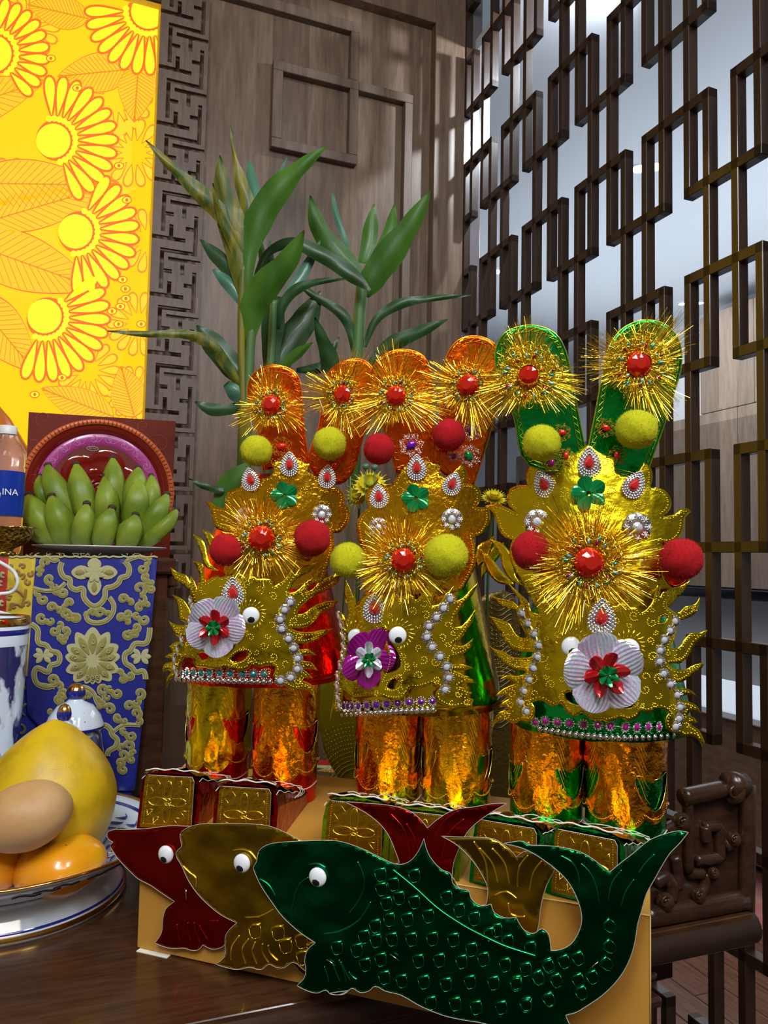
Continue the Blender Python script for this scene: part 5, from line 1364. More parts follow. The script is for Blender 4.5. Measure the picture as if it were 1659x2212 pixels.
    mb.add(vs, [(i * ny + j, (i + 1) * ny + j, (i + 1) * ny + j + 1, i * ny + j + 1) for i in range(nx - 1) for j in range(ny - 1)])
    obj('crumpled_instep', mb, mp, t, smooth=False)
    # curled side scraps
    mb = MB()
    for k in range(3):
        b = c + td * (.06 + .012 * k) + sd * (W1 * 1.02) + V((0, 0, hl(.06 + .012 * k) * .8 + .01)); 
        mb.tube([b + sd * (.004 * sin(q * 2)) + td * (.003 * cos(q * 2 + k)) + V((0, 0, -.007 * q)) for q in [i * .35 for i in range(7)]], .0005, 4)
    obj('paper_scrap', mb, PAPER, t)
    return c

# ================================================================== JEWELLERY (local: x right, y up, z outwards)
def mm(name, mb, mats, smooth=True): return mesh(name, mb, mats, smooth)
# teardrop brooch, unit = half height
def tear(t, r=1.0): return (r * .78 * sin(t) * sin(t / 2) ** .9, -r * cos(t) * .95 if False else r * (cos(t)))
def tearpts(s, n):
    out = []
    for i in range(n):
        t = 2 * pi * i / n; y = cos(t); w = .80 * sin(t) * (sin(abs(((t + pi) % (2 * pi)) - pi) / 2) ** .62)
        out.append((w * s * 1.12, y * s))
    return out
mb = MB(); 
pl_ = tearpts(.93, 28); mb.add([(x, y, .0) for x, y in pl_] + [(x * .9, y * .9, .08) for x, y in pl_] + [(0, 0, .10)], [(i, (i + 1) % 28, 28 + (i + 1) % 28, 28 + i) for i in range(28)] + [(28 + i, 28 + (i + 1) % 28, 56) for i in range(28)])
for s, n in ((.92, 30), (.74, 24), (.56, 18)):
    for x, y in tearpts(s, n): mb.ball((x, y, .10), .085, 6, 4)
ME_TEAR = mm('teardrop_brooch', mb, SILV)
mb = MB(); pr = tearpts(.42, 16)
mb.add([(x, y, .08) for x, y in pr] + [(x * .6, y * .6, .24) for x, y in pr] + [(0, -.05, .27)], [(i, (i + 1) % 16, 16 + (i + 1) % 16, 16 + i) for i in range(16)] + [(16 + i, 16 + (i + 1) % 16, 32) for i in range(16)])
ME_TEARR = mm('red_stone', mb, mat('red_cabochon', (0.65, 0.02, 0.02), .18, .3, coat=.8), False)
# rhinestone of the chains
mb = MB(); mb.cur = 0
for k in range(16):
    a = 2 * pi * k / 16; mb.tube([(.50 * cos(a), .50 * sin(a), .12), (1.0 * cos(a), 1.0 * sin(a), .06)], .07, 4)
mb.lathe([(.95, 0), (.7, .1), (.5, .12)], n=20); mb.cur = 1
mb.lathe([(.52, .10), (.42, .20), (.20, .27), (0, .28)], n=8)
ME_RHIN = mm('rhinestone', mb, [SILV, GEMC], False)
def setting(name, gem):
    mb = MB(); mb.cur = 0
    for k in range(12):
        a = 2 * pi * k / 12; mb.ball((.82 * cos(a), .82 * sin(a), .1), .19, 6, 4)
    for k in range(12):
        a = 2 * pi * (k + .5) / 12; mb.ball((.58 * cos(a), .58 * sin(a), .1), .12, 5, 4)
    mb.cur = 1; mb.lathe([(.50, .05), (.42, .28), (.2, .40), (0, .42)], n=8)
    return mm(name, mb, [SILV, gem], False)
ME_SETM, ME_SETT, ME_SETV = setting('jewelled_stud', GEMM), setting('jewelled_stud', GEMT), setting('jewelled_stud', GEMP)
mb = MB().ball((0, 0, .1), .85, 8, 5, (1, 1, .7)); mb.tube([(1 * cos(t), 1 * sin(t), 0) for t in [i * pi / 5 for i in range(11)]], .16, 4)
ME_DOT = mm('small_stud', mb, SILV)
# round silver brooch
mb = MB(); mb.lathe([(.95, 0), (.9, .08), (.3, .12), (0, .12)], n=24)
for k in range(8):
    a = 2 * pi * k / 8
    for j in range(3):
        for q in range(6):
            b = 2 * pi * q / 6; mb.bead((.72 * cos(a) + .07 * (j + .6) * cos(b), .72 * sin(a) + .07 * (j + .6) * sin(b), .22 - .03 * j), .07)
ME_ROUND = mm('round_brooch', mb, SILV)
ME_ROUNDC = mm('clear_stone', MB().lathe([(.34, .1), (.28, .26), (.12, .34), (0, .35)], n=10), GEMC, False)
# petals flower : n petals, ribbed
def petalflower(name, n, R_, w_, matx, z=.05, cup=.18, rib=7, a0=pi / 2):
    mb = MB()
    for k in range(n):
        a = a0 + 2 * pi * k / n; nu, nv = 2 * rib + 1, 8; vs = []
        for i in range(nu):
            u = -1 + 2 * i / (nu - 1)
            for j in range(nv):
                s = j / (nv - 1)
                wd = w_ * sin(min(1, .15 + s * .85) * pi * .72) ** .8
                rr = R_ * (.12 + .88 * s * (1 - .10 * u * u))
                x = rr; y = wd * u * (1 if s < .999 else .8)
                zz = z + cup * s * s * .6 - .10 * u * u + (.016 if i % 2 else 0) * (1 - s * .3)
                vs.append((x * cos(a) - y * sin(a), x * sin(a) + y * cos(a), zz))
        mb.add(vs, [(i * nv + j, (i + 1) * nv + j, (i + 1) * nv + j + 1, i * nv + j + 1) for i in range(nu - 1) for j in range(nv - 1)])
    return mm(name, mb, matx, False)
def iris_mat(name, base, metal=.85):
    m = mat(name, base, .14, .55, coat=.8)
    nt = m.node_tree; N = nt.nodes; L = nt.links; b = N['Principled BSDF']
    tc = N.new('ShaderNodeTexCoord'); n = N.new('ShaderNodeTexNoise'); n.inputs['Scale'].default_value = 7.5; n.inputs['Detail'].default_value = 8; n.inputs['Roughness'].default_value = .75
    L.new(tc.outputs['Object'], n.inputs[0])
    lw = N.new('ShaderNodeLayerWeight'); ad = N.new('ShaderNodeMath'); ad.operation = 'ADD'; L.new(n.outputs['Fac'], ad.inputs[0]); L.new(lw.outputs['Facing'], ad.inputs[1])
    r = N.new('ShaderNodeValToRGB'); L.new(ad.outputs[0], r.inputs[0])
    cols = [(0.30, (.9, .9, .95)), (.42, (.55, .75, 1.0)), (.50, (.95, .95, 1)), (.58, (.75, .45, .95)), (.66, (.95, .95, .95)), (.76, (.4, .9, .85)), (.88, (.98, .8, .9)), (1.0, (.9, .95, 1))]
    els = r.color_ramp.elements
    els[0].position, els[0].color = cols[0][0], (*cols[0][1], 1); els[1].position, els[1].color = cols[-1][0], (*cols[-1][1], 1)
    for p, c in cols[1:-1]: e = els.new(p); e.color = (*c, 1)
    L.new(r.outputs[0], b.inputs['Base Color'])
    return m
IRIS = iris_mat('iridescent_plastic', (.9, .9, .95))
MAGP = mat('magenta_plastic', (0.42, 0.01, 0.30), .15, .6, coat=.8)
REDPL = mat('red_plastic', (0.50, 0.01, 0.015), .15, .45, coat=.8)
GRNPL = mat('green_plastic', (0.0, 0.26, 0.06), .15, .45, coat=.8)
ME_FI = petalflower('petal_ring', 5, 1.0, .50, IRIS, rib=10)
ME_FM = petalflower('petal_ring', 5, 1.0, .46, MAGP)
ME_FR = petalflower('inner_petals', 6, .56, .17, REDPL, z=.24, cup=.2, rib=3)
ME_FC = petalflower('inner_petals', 6, .56, .17, IRIS, z=.24, cup=.2, rib=3)
ME_FG = petalflower('green_centre', 6, .26, .09, GRNPL, z=.42, cup=.15, rib=2)
ME_GF = petalflower('green_flower', 5, 1.0, .42, GRNPL, z=.05, cup=.2, rib=4)
# filigree rosette : gold wire loops with coloured crystals
def filig(seed):
    random.seed(seed); mb = MB(); mb.cur = 0
    for k in range(12):
        a = 2 * pi * k / 12
        for s, rr in ((.78, .20), (.60, .16)):
            mb.tube([(s * cos(a) + rr * cos(t) * cos(a) - rr * .8 * sin(t) * sin(a), s * sin(a) + rr * cos(t) * sin(a) + rr * .8 * sin(t) * cos(a), .10 + .08 * sin(t * 2 + k)) for t in [i * pi / 6 for i in range(13)]], .016, 4)
    for k in range(95):
        a = rnd(0, 6.28); r0 = rnd(.35, .8); b = a + rnd(-1, 1); l = rnd(.15, .35)
        p = V((r0 * cos(a), r0 * sin(a), rnd(.05, .22)))
        mb.tube([p, p + V((cos(b) * l * .5, sin(b) * l * .5, rnd(.02, .1))), p + V((cos(b + .8) * l, sin(b + .8) * l, rnd(-.05, .05)))], .016, 4)
    for k in range(60):
        a = rnd(0, 6.28); r0 = rnd(.4, .95); mb.bead((r0 * cos(a), r0 * sin(a), rnd(.08, .22)), .028)
    mb.lathe([(.30, .02), (.34, .2), (.28, .28)], n=16)
    for j in range(3):
        mb.cur = j + 1
        for k in range(6):
            a = 2 * pi * (k + j / 3) / 6 + rnd(-.2, .2); r0 = rnd(.5, .72); rot = M.Rotation(a, 3, 'Z')
            mb.ball((r0 * cos(a), r0 * sin(a), .18), rnd(.07, .12), 6, 4, (1, .42, .45), rot)
    return mm('filigree_ring', mb, [GOLDB, GEMT, mat('crimson_gem', (.35, .005, .06), .1, .5, coat=.8), mat('sky_gem', (.25, .55, .65), .1, .6, coat=.8)])
ME_FIL = [filig(1), filig(2), filig(3)]
mb = MB(); n = 12
mb.lathe([(1.0, 0), (.98, .18)], n=n); 
vs = []
for r_, z_, o in ((.98, .18, 0), (.74, .46, .5), (.42, .62, 0)): vs += [(r_ * cos(2 * pi * (k + o) / n), r_ * sin(2 * pi * (k + o) / n), z_) for k in range(n)]
fs = []
for l in range(2):
    for k in range(n):
        k2 = (k + 1) % n
        if l == 0: fs += [(k, k2, n + k), (k2, n + k2, n + k)]
        else: fs += [(n + k, n + k2, 2 * n + k2), (n + k, 2 * n + k2, 2 * n + k)]
fs.append(tuple(2 * n + k for k in range(n))); mb.add(vs, fs)
GEMF = mat('faceted_red', (0.80, 0.016, 0.004), .04, .55, coat=1)
ME_GEM = mm('faceted_gem', mb, GEMF, False)
def tinsel(seed, nf=1000):
    random.seed(seed); mb = MB()
    for k in range(nf):
        mb.cur = 0 if random.random() < .62 else 1
        a = rnd(0, 2 * pi); cl = int(a * 4.5) * 1.7; R1 = (.80 + .25 * sin(cl * 3.3)) * rnd(.78, 1.08); r0 = .18
        b = a + rnd(-.10, .10); zt = rnd(.03, .34) * (1 if random.random() < .8 else -.3); wd = rnd(.0022, .0048)
        z0_ = rnd(0.0, .12); pts = []
        for j in range(4):
            s = j / 3; rr = r0 + (R1 - r0) * s; an = a + (b - a) * s * s; pts.append(V((rr * cos(an), rr * sin(an), z0_ + (zt - z0_) * s ** 1.5 + .012 * sin(s * 9 + k))))
        e = V((-sin(a), cos(a), rnd(-.8, .8))).normalized() * wd
        vs = []
        for j, p in enumerate(pts): k_ = 1 - .55 * j / 3; vs += [p + e * k_, p - e * k_]
        mb.add(vs, [(2 * j, 2 * j + 1, 2 * j + 3, 2 * j + 2) for j in range(3)])
    return mm('tinsel_burst', mb, [TINS, TINS2], False)
ME_TIN = [tinsel(11), tinsel(12), tinsel(13)]
def pompom(seed):
    random.seed(seed); mb = MB(); mb.cur = 0; h, n = 22, 32; vs = []
    f = lambda d: 1 + .07 * NZ.noise(d * 1.6 + V((seed * 3, 0, 0))) + .012 * NZ.noise(d * 5 + V((seed, 0, 0)))
    for i in range(h + 1):
        th = pi * i / h
        for k in range(n):
            a = 2 * pi * k / n; d = V((sin(th) * cos(a), sin(th) * sin(a), cos(th))); vs.append(d * f(d) * .95)
    mb.add(vs, [(i * n + k, (i + 1) * n + k, (i + 1) * n + (k + 1) % n, i * n + (k + 1) % n) for i in range(h) for k in range(n)])
    for k in range(2200):
        z = rnd(-1, 1); a = rnd(0, 6.283); q = sqrt(1 - z * z); d = V((q * cos(a), q * sin(a), z)); b = d * f(d) * .93
        t = V((rnd(-1, 1), rnd(-1, 1), rnd(-1, 1))); s = d.cross(t).normalized() * .010
        mb.add([b + s, b - s, b + d * rnd(.06, .105) + t * .025], [(0, 1, 2)])
    return mb
ME_PY = mm('pompom', pompom(1), YEL); ME_PR = mm('pompom', pompom(2), REDP)
# beaded wire brooch with one stone
def wire(name, m, gem, seed):
    random.seed(seed); mb = MB(); mb.cur = 0
    for k in range(7):
        a = 2 * pi * k / 7
        for q in range(34):
            b = rnd(0, 6.28); rr = rnd(.05, .30); mb.bead((.62 * cos(a) + rr * cos(b), .62 * sin(a) + rr * sin(b), .12 + .12 * (1 - rr / .3)), .055)
    mb.cur = 1; mb.ball((0, 0, .2), .30, 10, 6, (1, 1.35, .7))
    return mm(name, mb, [m, gem])
ME_WG = wire('beaded_brooch', mat('bronze_wire', (.55, .28, .03), .3, 1), GEMR, 5)
ME_WM = wire('beaded_brooch', mat('bronze_wire', (.55, .28, .03), .3, 1), GEMM, 6)
ME_WS = wire('beaded_brooch', SILV, GEMP, 7); ME_WE = wire('beaded_brooch', SILV, GEMG, 8)

CB = M(((CR.x, CU.x, -CF.x, 0), (CR.y, CU.y, -CF.y, 0), (CR.z, CU.z, -CF.z, 0), (0, 0, 0, 1)))
def faceM(p, s, yaw=0, pitch=0, spin=0):
    return M.Translation(p) @ CB @ M.Rotation(yaw, 4, 'Y') @ M.Rotation(pitch, 4, 'X') @ M.Rotation(spin, 4, 'Z') @ M.Scale(s, 4)

# ================================================================== PAPER HATS
def hat(nm, label, xc, D0, R, yb, xbf, body, ear, lower, lholes, crown, cx, ears, ros, crownros, poms, drops, fore, gflower, rounds, nose, eyes, chains, studs, dots, stud_me, extra, wires, nflow, yawl, crown_m=GOLD, lower_m=GOLD, spir=(), trim=GOLDB):
    random.seed(len(nm) * 7)
    zb = P(xbf, yb, D0 - R).z
    ax = P(xc, yb, D0)
    t = thing('paper_hat', label, 'paper hat', (ax.x, ax.y, zb))
    # body of the hat
    hp = [(R, 0), (R * .99, .012), (R * .955, .035), (R * .87, .075), (R * .77, .12), (R * .66, .17), (R * .46, .225), (R * .2, .26), (0, .265)]
    mb = MB().lathe([(R * .97, .004)] + hp, (ax.x, ax.y, zb), 64)
    mb.v = [(v[0], v[1], v[2] + .002 * NZ.noise(V(v) * 30)) for v in mb.v]
    obj('hat_body', mb, body, t)
    def brad(z):
        h = z - zb
        for (r0, h0), (r1, h1) in zip(hp[:-1], hp[1:]):
            if h <= h1: return r0 + (r1 - r0) * max(0, (h - h0)) / (h1 - h0)
        return 0
    def dband(x, y, o=0):
        r = ray(x, y); A_ = r.x * r.x + r.y * r.y; B_ = r.x * ax.x + r.y * ax.y; C_ = ax.x ** 2 + ax.y ** 2 - R * R
        dd = B_ * B_ - A_ * C_
        return P(x, y, (B_ - sqrt(dd)) / A_ + o) if dd > 0 else P(x, y, B_ / A_ + o)
    RL = R * 1.05
    def perp(x, y, xa):
        """signed distance of the sight line from the hat's upright axis, and the depth where it passes the axis"""
        r = (x - 829.5) / FPX; dz = P(x, y, D0).z - zb
        De = D0 + CF.z * dz; X0 = (xa - 829.5) / FPX * D0 + CR.z * dz; rr_ = sqrt(1 + r * r)
        return (r * De - X0) / rr_, (r * X0 + De) / (1 + r * r), rr_
    def dl(x, y, o=0):
        p_, tf, rr_ = perp(x, y, xc); sm = RL * .80; a = abs(p_)
        g = sqrt(RL * RL - min(a, sm) ** 2)
        if a > sm: g -= (a - sm) * .75
        De = tf - g / rr_; q = P(x, y, De)
        return P(x, y, De + o + .0016 * NZ.noise(q * 38) + .0003 * NZ.noise(q * 140))
    def dcr(x, y, o=0):
        s, tf, rr_ = perp(x, y, cx)
        d = tf - R * .86 + s * s / .26 + .036 * (1 if nm == 'green' else .42) * max(0, (1250 - y)) / 300
        q = P(x, y, d)
        return P(x, y, d + o + .0016 * NZ.noise(q * 30) + .0003 * NZ.noise(q * 120))
    def deco(parent, poly, holes, f, d=7, m=trim, skip=0, rb=2.2):
        mb = MB(); sc = D0 / FPX
        for lp in [poly]:
            for i, (x, y) in enumerate(resample2(inset(lp, d), 4.8)):
                mb.bead(f(x, y, -.0004), rb * sc * .8)
        for h in holes:
            c0 = (sum(p[0] for p in h) / len(h), sum(p[1] for p in h) / len(h))
            for x, y in resample([(c0[0] + (a - c0[0]) * 1.35, c0[1] + (b - c0[1]) * 1.35) for a, b in h], 5, True): mb.bead(f(x, y, -.0004), rb * sc * .8)
        return mb
    lo = smoothpoly(lower, 4); lh = [smoothpoly(h, 3) for h in lholes]
    mb = MB(); plate(mb, lo, dl, lh, step=5.5, th=.0006, two=False)
    fp_ = obj('dragon_face_plate', mb, lower_m, t)
    mb = deco(t, lo, lh, dl, 6.5)
    for (x, y, r, a, h) in spir:
        for q in resample(spiral(x, y, r, a, 1.15, h, 22, .15), 4.6): mb.bead(dl(q[0], q[1], -.0005), 1.8 * D0 / FPX)
    sc_ = list((a_, b_, c_) for a_, b_, c_, d_, e_ in spir)
    xs_ = [q[0] for q in lower]; ys_ = [q[1] for q in lower]
    for _ in range(900):
        x, y, r = rnd(min(xs_), max(xs_)), rnd(min(ys_), max(ys_)), rnd(6, 11)
        if not all(inside((x + r * 1.1 * cos(k), y + r * 1.1 * sin(k)), lo) for k in range(0, 6)): continue
        if (x - nose[0]) ** 2 + (y - nose[1]) ** 2 < (nose[3] + r) ** 2 or any((x - e[0]) ** 2 + (y - e[1]) ** 2 < (e[2] * 2.2 + r) ** 2 for e in eyes): continue
        if any((x - a) ** 2 + (y - b) ** 2 < (r + c + 3) ** 2 for a, b, c in sc_): continue
        if any((x - a) ** 2 + (y - b) ** 2 < (r + 12) ** 2 for ch, _y in chains for a, b in ch): continue
        if any(inside((x, y), h) for h in lh): continue
        sc_.append((x, y, r)); h_ = random.choice((1, -1))
        for q in resample(spiral(x, y, r, rnd(0, 6.28), rnd(.7, 1.2), h_, 18, .2), 4.6): mb.bead(dl(q[0], q[1], -.0005), 1.7 * D0 / FPX)
    for ex, ey, er in eyes:      # lashes round each eye
        for k in range(15):
            a = -pi * .95 + k * (pi * 1.35) / 14 * 1; 
            if inside((ex + er * 1.9 * cos(a), ey + er * 1.9 * sin(a)), lo):
                mb.tube([dl(ex + er * 1.35 * cos(a), ey + er * 1.35 * sin(a), -.0006), dl(ex + er * 2.1 * cos(a + .2), ey + er * 2.1 * sin(a + .2), -.0006)], .9 * D0 / FPX, 4)
    obj('embossed_beading', mb, trim, fp_)
    co = smoothpoly(crown, 4)
    mb = MB(); plate(mb, co, dcr, (), step=6, th=.0006, two=False)
    cp_ = obj('crown_plate', mb, crown_m, t)
    mb = deco(t, co, (), dcr, 7)
    for q in inset(co, 12): pass
    cyy = sum(p[1] for p in crown) / len(crown)
    for sx in (-1, 1):
        for (dx, dy, r, a) in ((.62, -.02, 15, 0), (.42, -.52, 12, 1), (.30, -.20, 13, 2), (.72, .30, 13, 3), (.5, .55, 14, 4), (.2, -.62, 11, 4)):
            hw = (max(p[0] for p in crown) - min(p[0] for p in crown)) / 2 * .8
            x, y = cx + sx * dx * hw, cyy + dy * 150
            if inside((x, y), co):
                for q in resample(spiral(x, y, r * D0 ** -1 * .85, a, 1.2, sx, 22, .15), 4.6): mb.bead(dcr(q[0], q[1], -.0005), 1.8 * D0 / FPX)
    obj('embossed_beading', mb, trim, cp_)
    for i, (kind, pts, mt, f) in enumerate(extra):
        fn = {'l': dl, 'c': dcr}[f]
        mb = MB(); sp_ = smoothpoly(pts, 4); plate(mb, sp_, lambda x, y, o: fn(x, y, o + (.006 if kind != 'red_leaf' else .010)), step=7, th=.0006, two=False)
        e = obj(kind, mb, mt, t)
        mb = MB()
        for x, y in inset(sp_, 4.5): mb.bead(fn(x, y, .0055 if kind != 'red_leaf' else .0095), D0 / FPX * 1.0)
        if mb.v: obj('embossed_beading', mb, trim, e)
    # wings
    for i, pts in enumerate(ears):
        f = lambda x, y, o=0: P(x, y, D0 - R * .30 + o + .0015 * NZ.noise(P(x, y, 1) * 30))
        so = smoothpoly(pts, 4)
        mb = MB(); plate(mb, so, f, (), step=9, th=.0035, two=False); e = obj('wing', mb, ear, t)
        mb = MB(); A = inset(so, 5); B = inset(so, 13)
        for q in (A, B):
            for a, b in zip(q[:-1], q[1:]):
                if (a[0] - b[0]) ** 2 + (a[1] - b[1]) ** 2 < 80: mb.tube([f(a[0], a[1], -.0006), f(b[0], b[1], -.0006)], .0005, 3, False)
        m_ = min(len(A), len(B))
        za = [A[int(k * (len(A) - 1) / (m_ / 2.6))] if k % 2 else B[int(k * (len(B) - 1) / (m_ / 2.6))] for k in range(int(m_ / 2.6))]
        for a, b in zip(za[:-1], za[1:]):
            if (a[0] - b[0]) ** 2 + (a[1] - b[1]) ** 2 < 500: mb.tube([f(a[0], a[1], -.0008), f(b[0], b[1], -.0008)], .00055, 3, False)
        mb.tube([f(x, y, .001) for x, y in so + so[:1]], .0012, 5, False)
        obj('zigzag_trim', mb, mat('trim_' + nm, {'red': (.95, .22, .02), 'middle': (.95, .30, .02), 'green': (.55, .70, .03)}[nm], .25, 1), e)
    k = D0 / FPX
    for i, (x, y, g, rf, rt, sq) in enumerate(ros):
        p = P(x, y, D0 - R * .30 - .012)
        r_ = inst('tinsel_burst', ME_TIN[i % 3], faceM(p, rt * k, sq, 0, i * 1.3), t, kind='stuff')
        fl_ = inst('filigree_ring', ME_FIL[i % 3], faceM(P(x, y, D0 - R * .30 - .016), rf * k, sq, 0, i), t)
        inst('faceted_gem', ME_GEM, faceM(P(x, y, D0 - R * .30 - .020), g * k, sq, 0, .3 + i), t)
    x, y, g, rf, rt = crownros
    pz = (dcr(x, y) - CO).dot(CF)
    inst('tinsel_burst', ME_TIN[1], faceM(P(x, y, pz - .013), rt * k, yawl * .4, 0, .5), t, kind='stuff')
    inst('tinsel_burst', ME_TIN[2], faceM(P(x, y, pz - .018), rt * k * .9, yawl * .4, 0, 1.9), t, kind='stuff')
    inst('filigree_ring', ME_FIL[0], faceM(P(x, y, pz - .023), rf * k, yawl * .4), t)
    inst('faceted_gem', ME_GEM, faceM(P(x, y, pz - .029), g * k, yawl * .5, 0, .1), t)
    for (x, y, r, c_) in poms:
        up = y < 1100
        d = D0 - R * .30 - .034 if up else (dcr(x, y) - CO).dot(CF) - .034
        p = P(x, y, d); pm = inst('pompom', ME_PY if c_ == 'y' else ME_PR, faceM(p, r * k * .98, rnd(-.5, .5), 0, rnd(0, 6)), t)
        q = P(x, y, d + .034); pts = [p + (q - p) * (i / 30) + V((.004 * cos(i * 1.4), 0, .004 * sin(i * 1.4))) for i in range(31)]
        obj('spring', MB().tube(pts, .0005, 4), GOLDB, pm)
    for (x, y, h, sp_) in drops:
        b = inst('teardrop_brooch', ME_TEAR, faceM(dcr(x, y, -.0045), h * k, 0, 0, sp_), t); inst('red_stone', ME_TEARR, faceM(dcr(x, y, -.0045), h * k, 0, 0, sp_), b)
    x, y, h = fore; b = inst('teardrop_brooch', ME_TEAR, faceM(dl(x, y, -.004), h * k, yawl * .3), t); inst('red_stone', ME_TEARR, faceM(dl(x, y, -.004), h * k, yawl * .3), b)
    x, y, r = gflower; inst('green_flower', ME_GF, faceM(dcr(x, y, -.004), r * k, 0, 0, .3), t)
    for (x, y, r) in rounds:
        b = inst('round_brooch', ME_ROUND, faceM(dcr(x, y, -.002), r * k), t); inst('clear_stone', ME_ROUNDC, faceM(dcr(x, y, -.002), r * k), b)
    x, y, rx, ry, ma, mb_ = nose
    p = dl(x, y, -.010); S = M.Diagonal((rx / ry, 1, 1, 1))
    b = inst('jewel_flower', ma, faceM(p, ry * k, 0, 0, nflow) @ S, t)
    inst('inner_petals', mb_, faceM(p, ry * k, 0, 0, nflow + .5) @ S, b); inst('green_centre', ME_FG, faceM(p, ry * k, 0, 0, nflow) @ S, b)
    for ex, ey, er in eyes:
        c = dl(ex, ey, -.0015); eyeobj(t, c, er * k * .98, (CB @ M.Rotation(yawl * .2, 4, 'Y')).to_3x3(), (.05, -.30))
    for ch, yw in chains:
        for i, (x, y) in enumerate(ch): inst('rhinestone', ME_RHIN, faceM(dl(x, y, -.0012), 11.5 * k, yw, 0, i * .3), t)
        obj('chain_link', MB().tube([dl(x, y, -.0009) for x, y in ch], .0006, 5), SILV, t)
    def sy(x): s = max(-.97, min(.97, (x - xc) / FPX * D0 / R)); return math.asin(s) * .9
    for i, (x, y) in enumerate(studs): inst('jewelled_stud', stud_me, faceM(dband(x, y, -.0015), 11.5 * k, sy(x)), t)
    obj('stud_chain', MB().tube([dband(x, y, -.001) for x, y in studs], .0006, 5), SILV, t)
    for x, y in dots: inst('small_stud', ME_DOT, faceM(dband(x, y, -.001), 5.6 * k, sy(x)), t)
    for (x, y, r, m_, dz) in wires: inst('beaded_brooch', m_, faceM(P(x, y, D0 - R * .30 - dz), r * k, 0, 0, x), t)
    obj('loose_thread', (lambda m: ([m.tube([P(a, b, D0 - R * .4), P(a + rnd(-10, 10), b + 25, D0 - R * .45), P(a + rnd(-16, 16), b + rnd(30, 60), D0 - R * .42)], .0004, 4) for a, b in ((ros[0][0] - 45, ros[0][1] + 20), (ros[-1][0] - 50, ros[-1][1] + 10))], m)[1])(MB()), PAPER, t, kind='stuff')
    return zb

def rowpts(p0, pm, p1, n):  # quadratic
    return [((1 - t) ** 2 * p0[0] + 2 * t * (1 - t) * (2 * pm[0] - (p0[0] + p1[0]) / 2) + t * t * p1[0], (1 - t) ** 2 * p0[1] + 2 * t * (1 - t) * (2 * pm[1] - (p0[1] + p1[1]) / 2) + t * t * p1[1]) for t in [i / (n - 1) for i in range(n)]]
gl = lambda p: T(1040, 1220, .1808, p); gr_ = lambda p: T(1280, 1220, .1898, p); gc3 = lambda p: T(1040, 660, .3014, p)
G_LOW = gl([(1438, 395), (1350, 430), (1290, 480), (1240, 445), (1170, 430), (1080, 490), (1050, 450), (980, 430), (910, 460), (868, 525), (790, 440), (740, 350), (710, 240), (685, 170), (640, 128), (645, 200), (672, 290), (660, 330), (590, 260), (510, 205), (400, 160), (500, 230), (600, 320), (650, 420), (688, 590), (600, 560), (560, 440), (500, 380), (400, 290), (300, 200), (380, 330), (450, 430), (440, 500), (380, 440), (250, 410), (110, 370), (190, 470), (300, 520), (400, 550), (430, 620), (490, 760), (550, 865), (480, 872), (400, 810), (330, 700), (220, 650), (93, 612), (140, 710), (210, 800), (270, 900), (350, 990), (450, 1030), (610, 1040), (600, 1095), (480, 1110), (360, 1100), (270, 1040), (170, 1010), (85, 963), (140, 1040), (220, 1130), (300, 1200), (420, 1250), (520, 1265), (500, 1305), (400, 1325), (320, 1315), (220, 1365), (330, 1372), (410, 1420), (330, 1450), (250, 1490), (167, 1570), (270, 1560), (330, 1600), (265, 1635), (205, 1690), (280, 1700), (340, 1745), (250, 1745), (180, 1800), (140, 1880), (125, 1960), (190, 1880), (280, 1850), (350, 1890), (420, 1890), (470, 1860), (560, 1872), (620, 1830), (642, 1760), (630, 1690), (600, 1645), (700, 1618), (780, 1655), (860, 1690), (950, 1665), (1000, 1740), (1080, 1805), (1150, 1802), (1200, 1770), (1300, 1850), (1438, 1862)]) + \
    gr_([(150, 1790), (250, 1772), (330, 1750), (400, 1780), (470, 1760), (530, 1720), (550, 1660), (620, 1682), (680, 1668), (740, 1638), (810, 1650), (870, 1690), (835, 1740), (830, 1830), (870, 1890), (930, 1920), (1000, 1932), (1060, 1960), (1110, 1950), (1180, 1970), (1230, 2030), (1256, 2098), (1275, 2020), (1250, 1950), (1210, 1880), (1150, 1835), (1110, 1810), (1200, 1800), (1150, 1735), (1085, 1715), (1110, 1672), (1160, 1662), (1236, 1697), (1190, 1610), (1110, 1560), (1005, 1545), (1040, 1492), (1100, 1480), (1182, 1492), (1140, 1440), (1080, 1410), (965, 1395), (930, 1350), (1000, 1340), (1080, 1300), (1150, 1240), (1240, 1180), (1277, 1108), (1150, 1140), (1050, 1190), (930, 1180), (868, 1130), (920, 1130), (1000, 1120), (1080, 1060), (1140, 960), (1190, 880), (1270, 820), (1308, 738), (1220, 770), (1120, 780), (1040, 850), (985, 935), (885, 945), (940, 820), (970, 690), (1000, 640), (1100, 600), (1180, 540), (1215, 450), (1217, 365), (1160, 450), (1060, 470), (960, 545), (880, 500), (845, 460), (870, 410), (980, 370), (1050, 280), (1112, 173), (1000, 240), (900, 262), (820, 290), (762, 372), (770, 300), (772, 218), (740, 230), (710, 320), (680, 410), (620, 500), (560, 542), (520, 490), (430, 480), (330, 430), (240, 470), (200, 420), (100, 388)])
G_HOLES = [gl([(1000, 1540), (1060, 1520), (1150, 1570), (1222, 1650), (1200, 1690), (1100, 1660), (1020, 1605)]), gr_([(330, 1560), (400, 1520), (470, 1520), (490, 1570), (440, 1622), (340, 1632), (275, 1618)]), gr_([(775, 605), (830, 575), (850, 600), (820, 650), (765, 660)])]
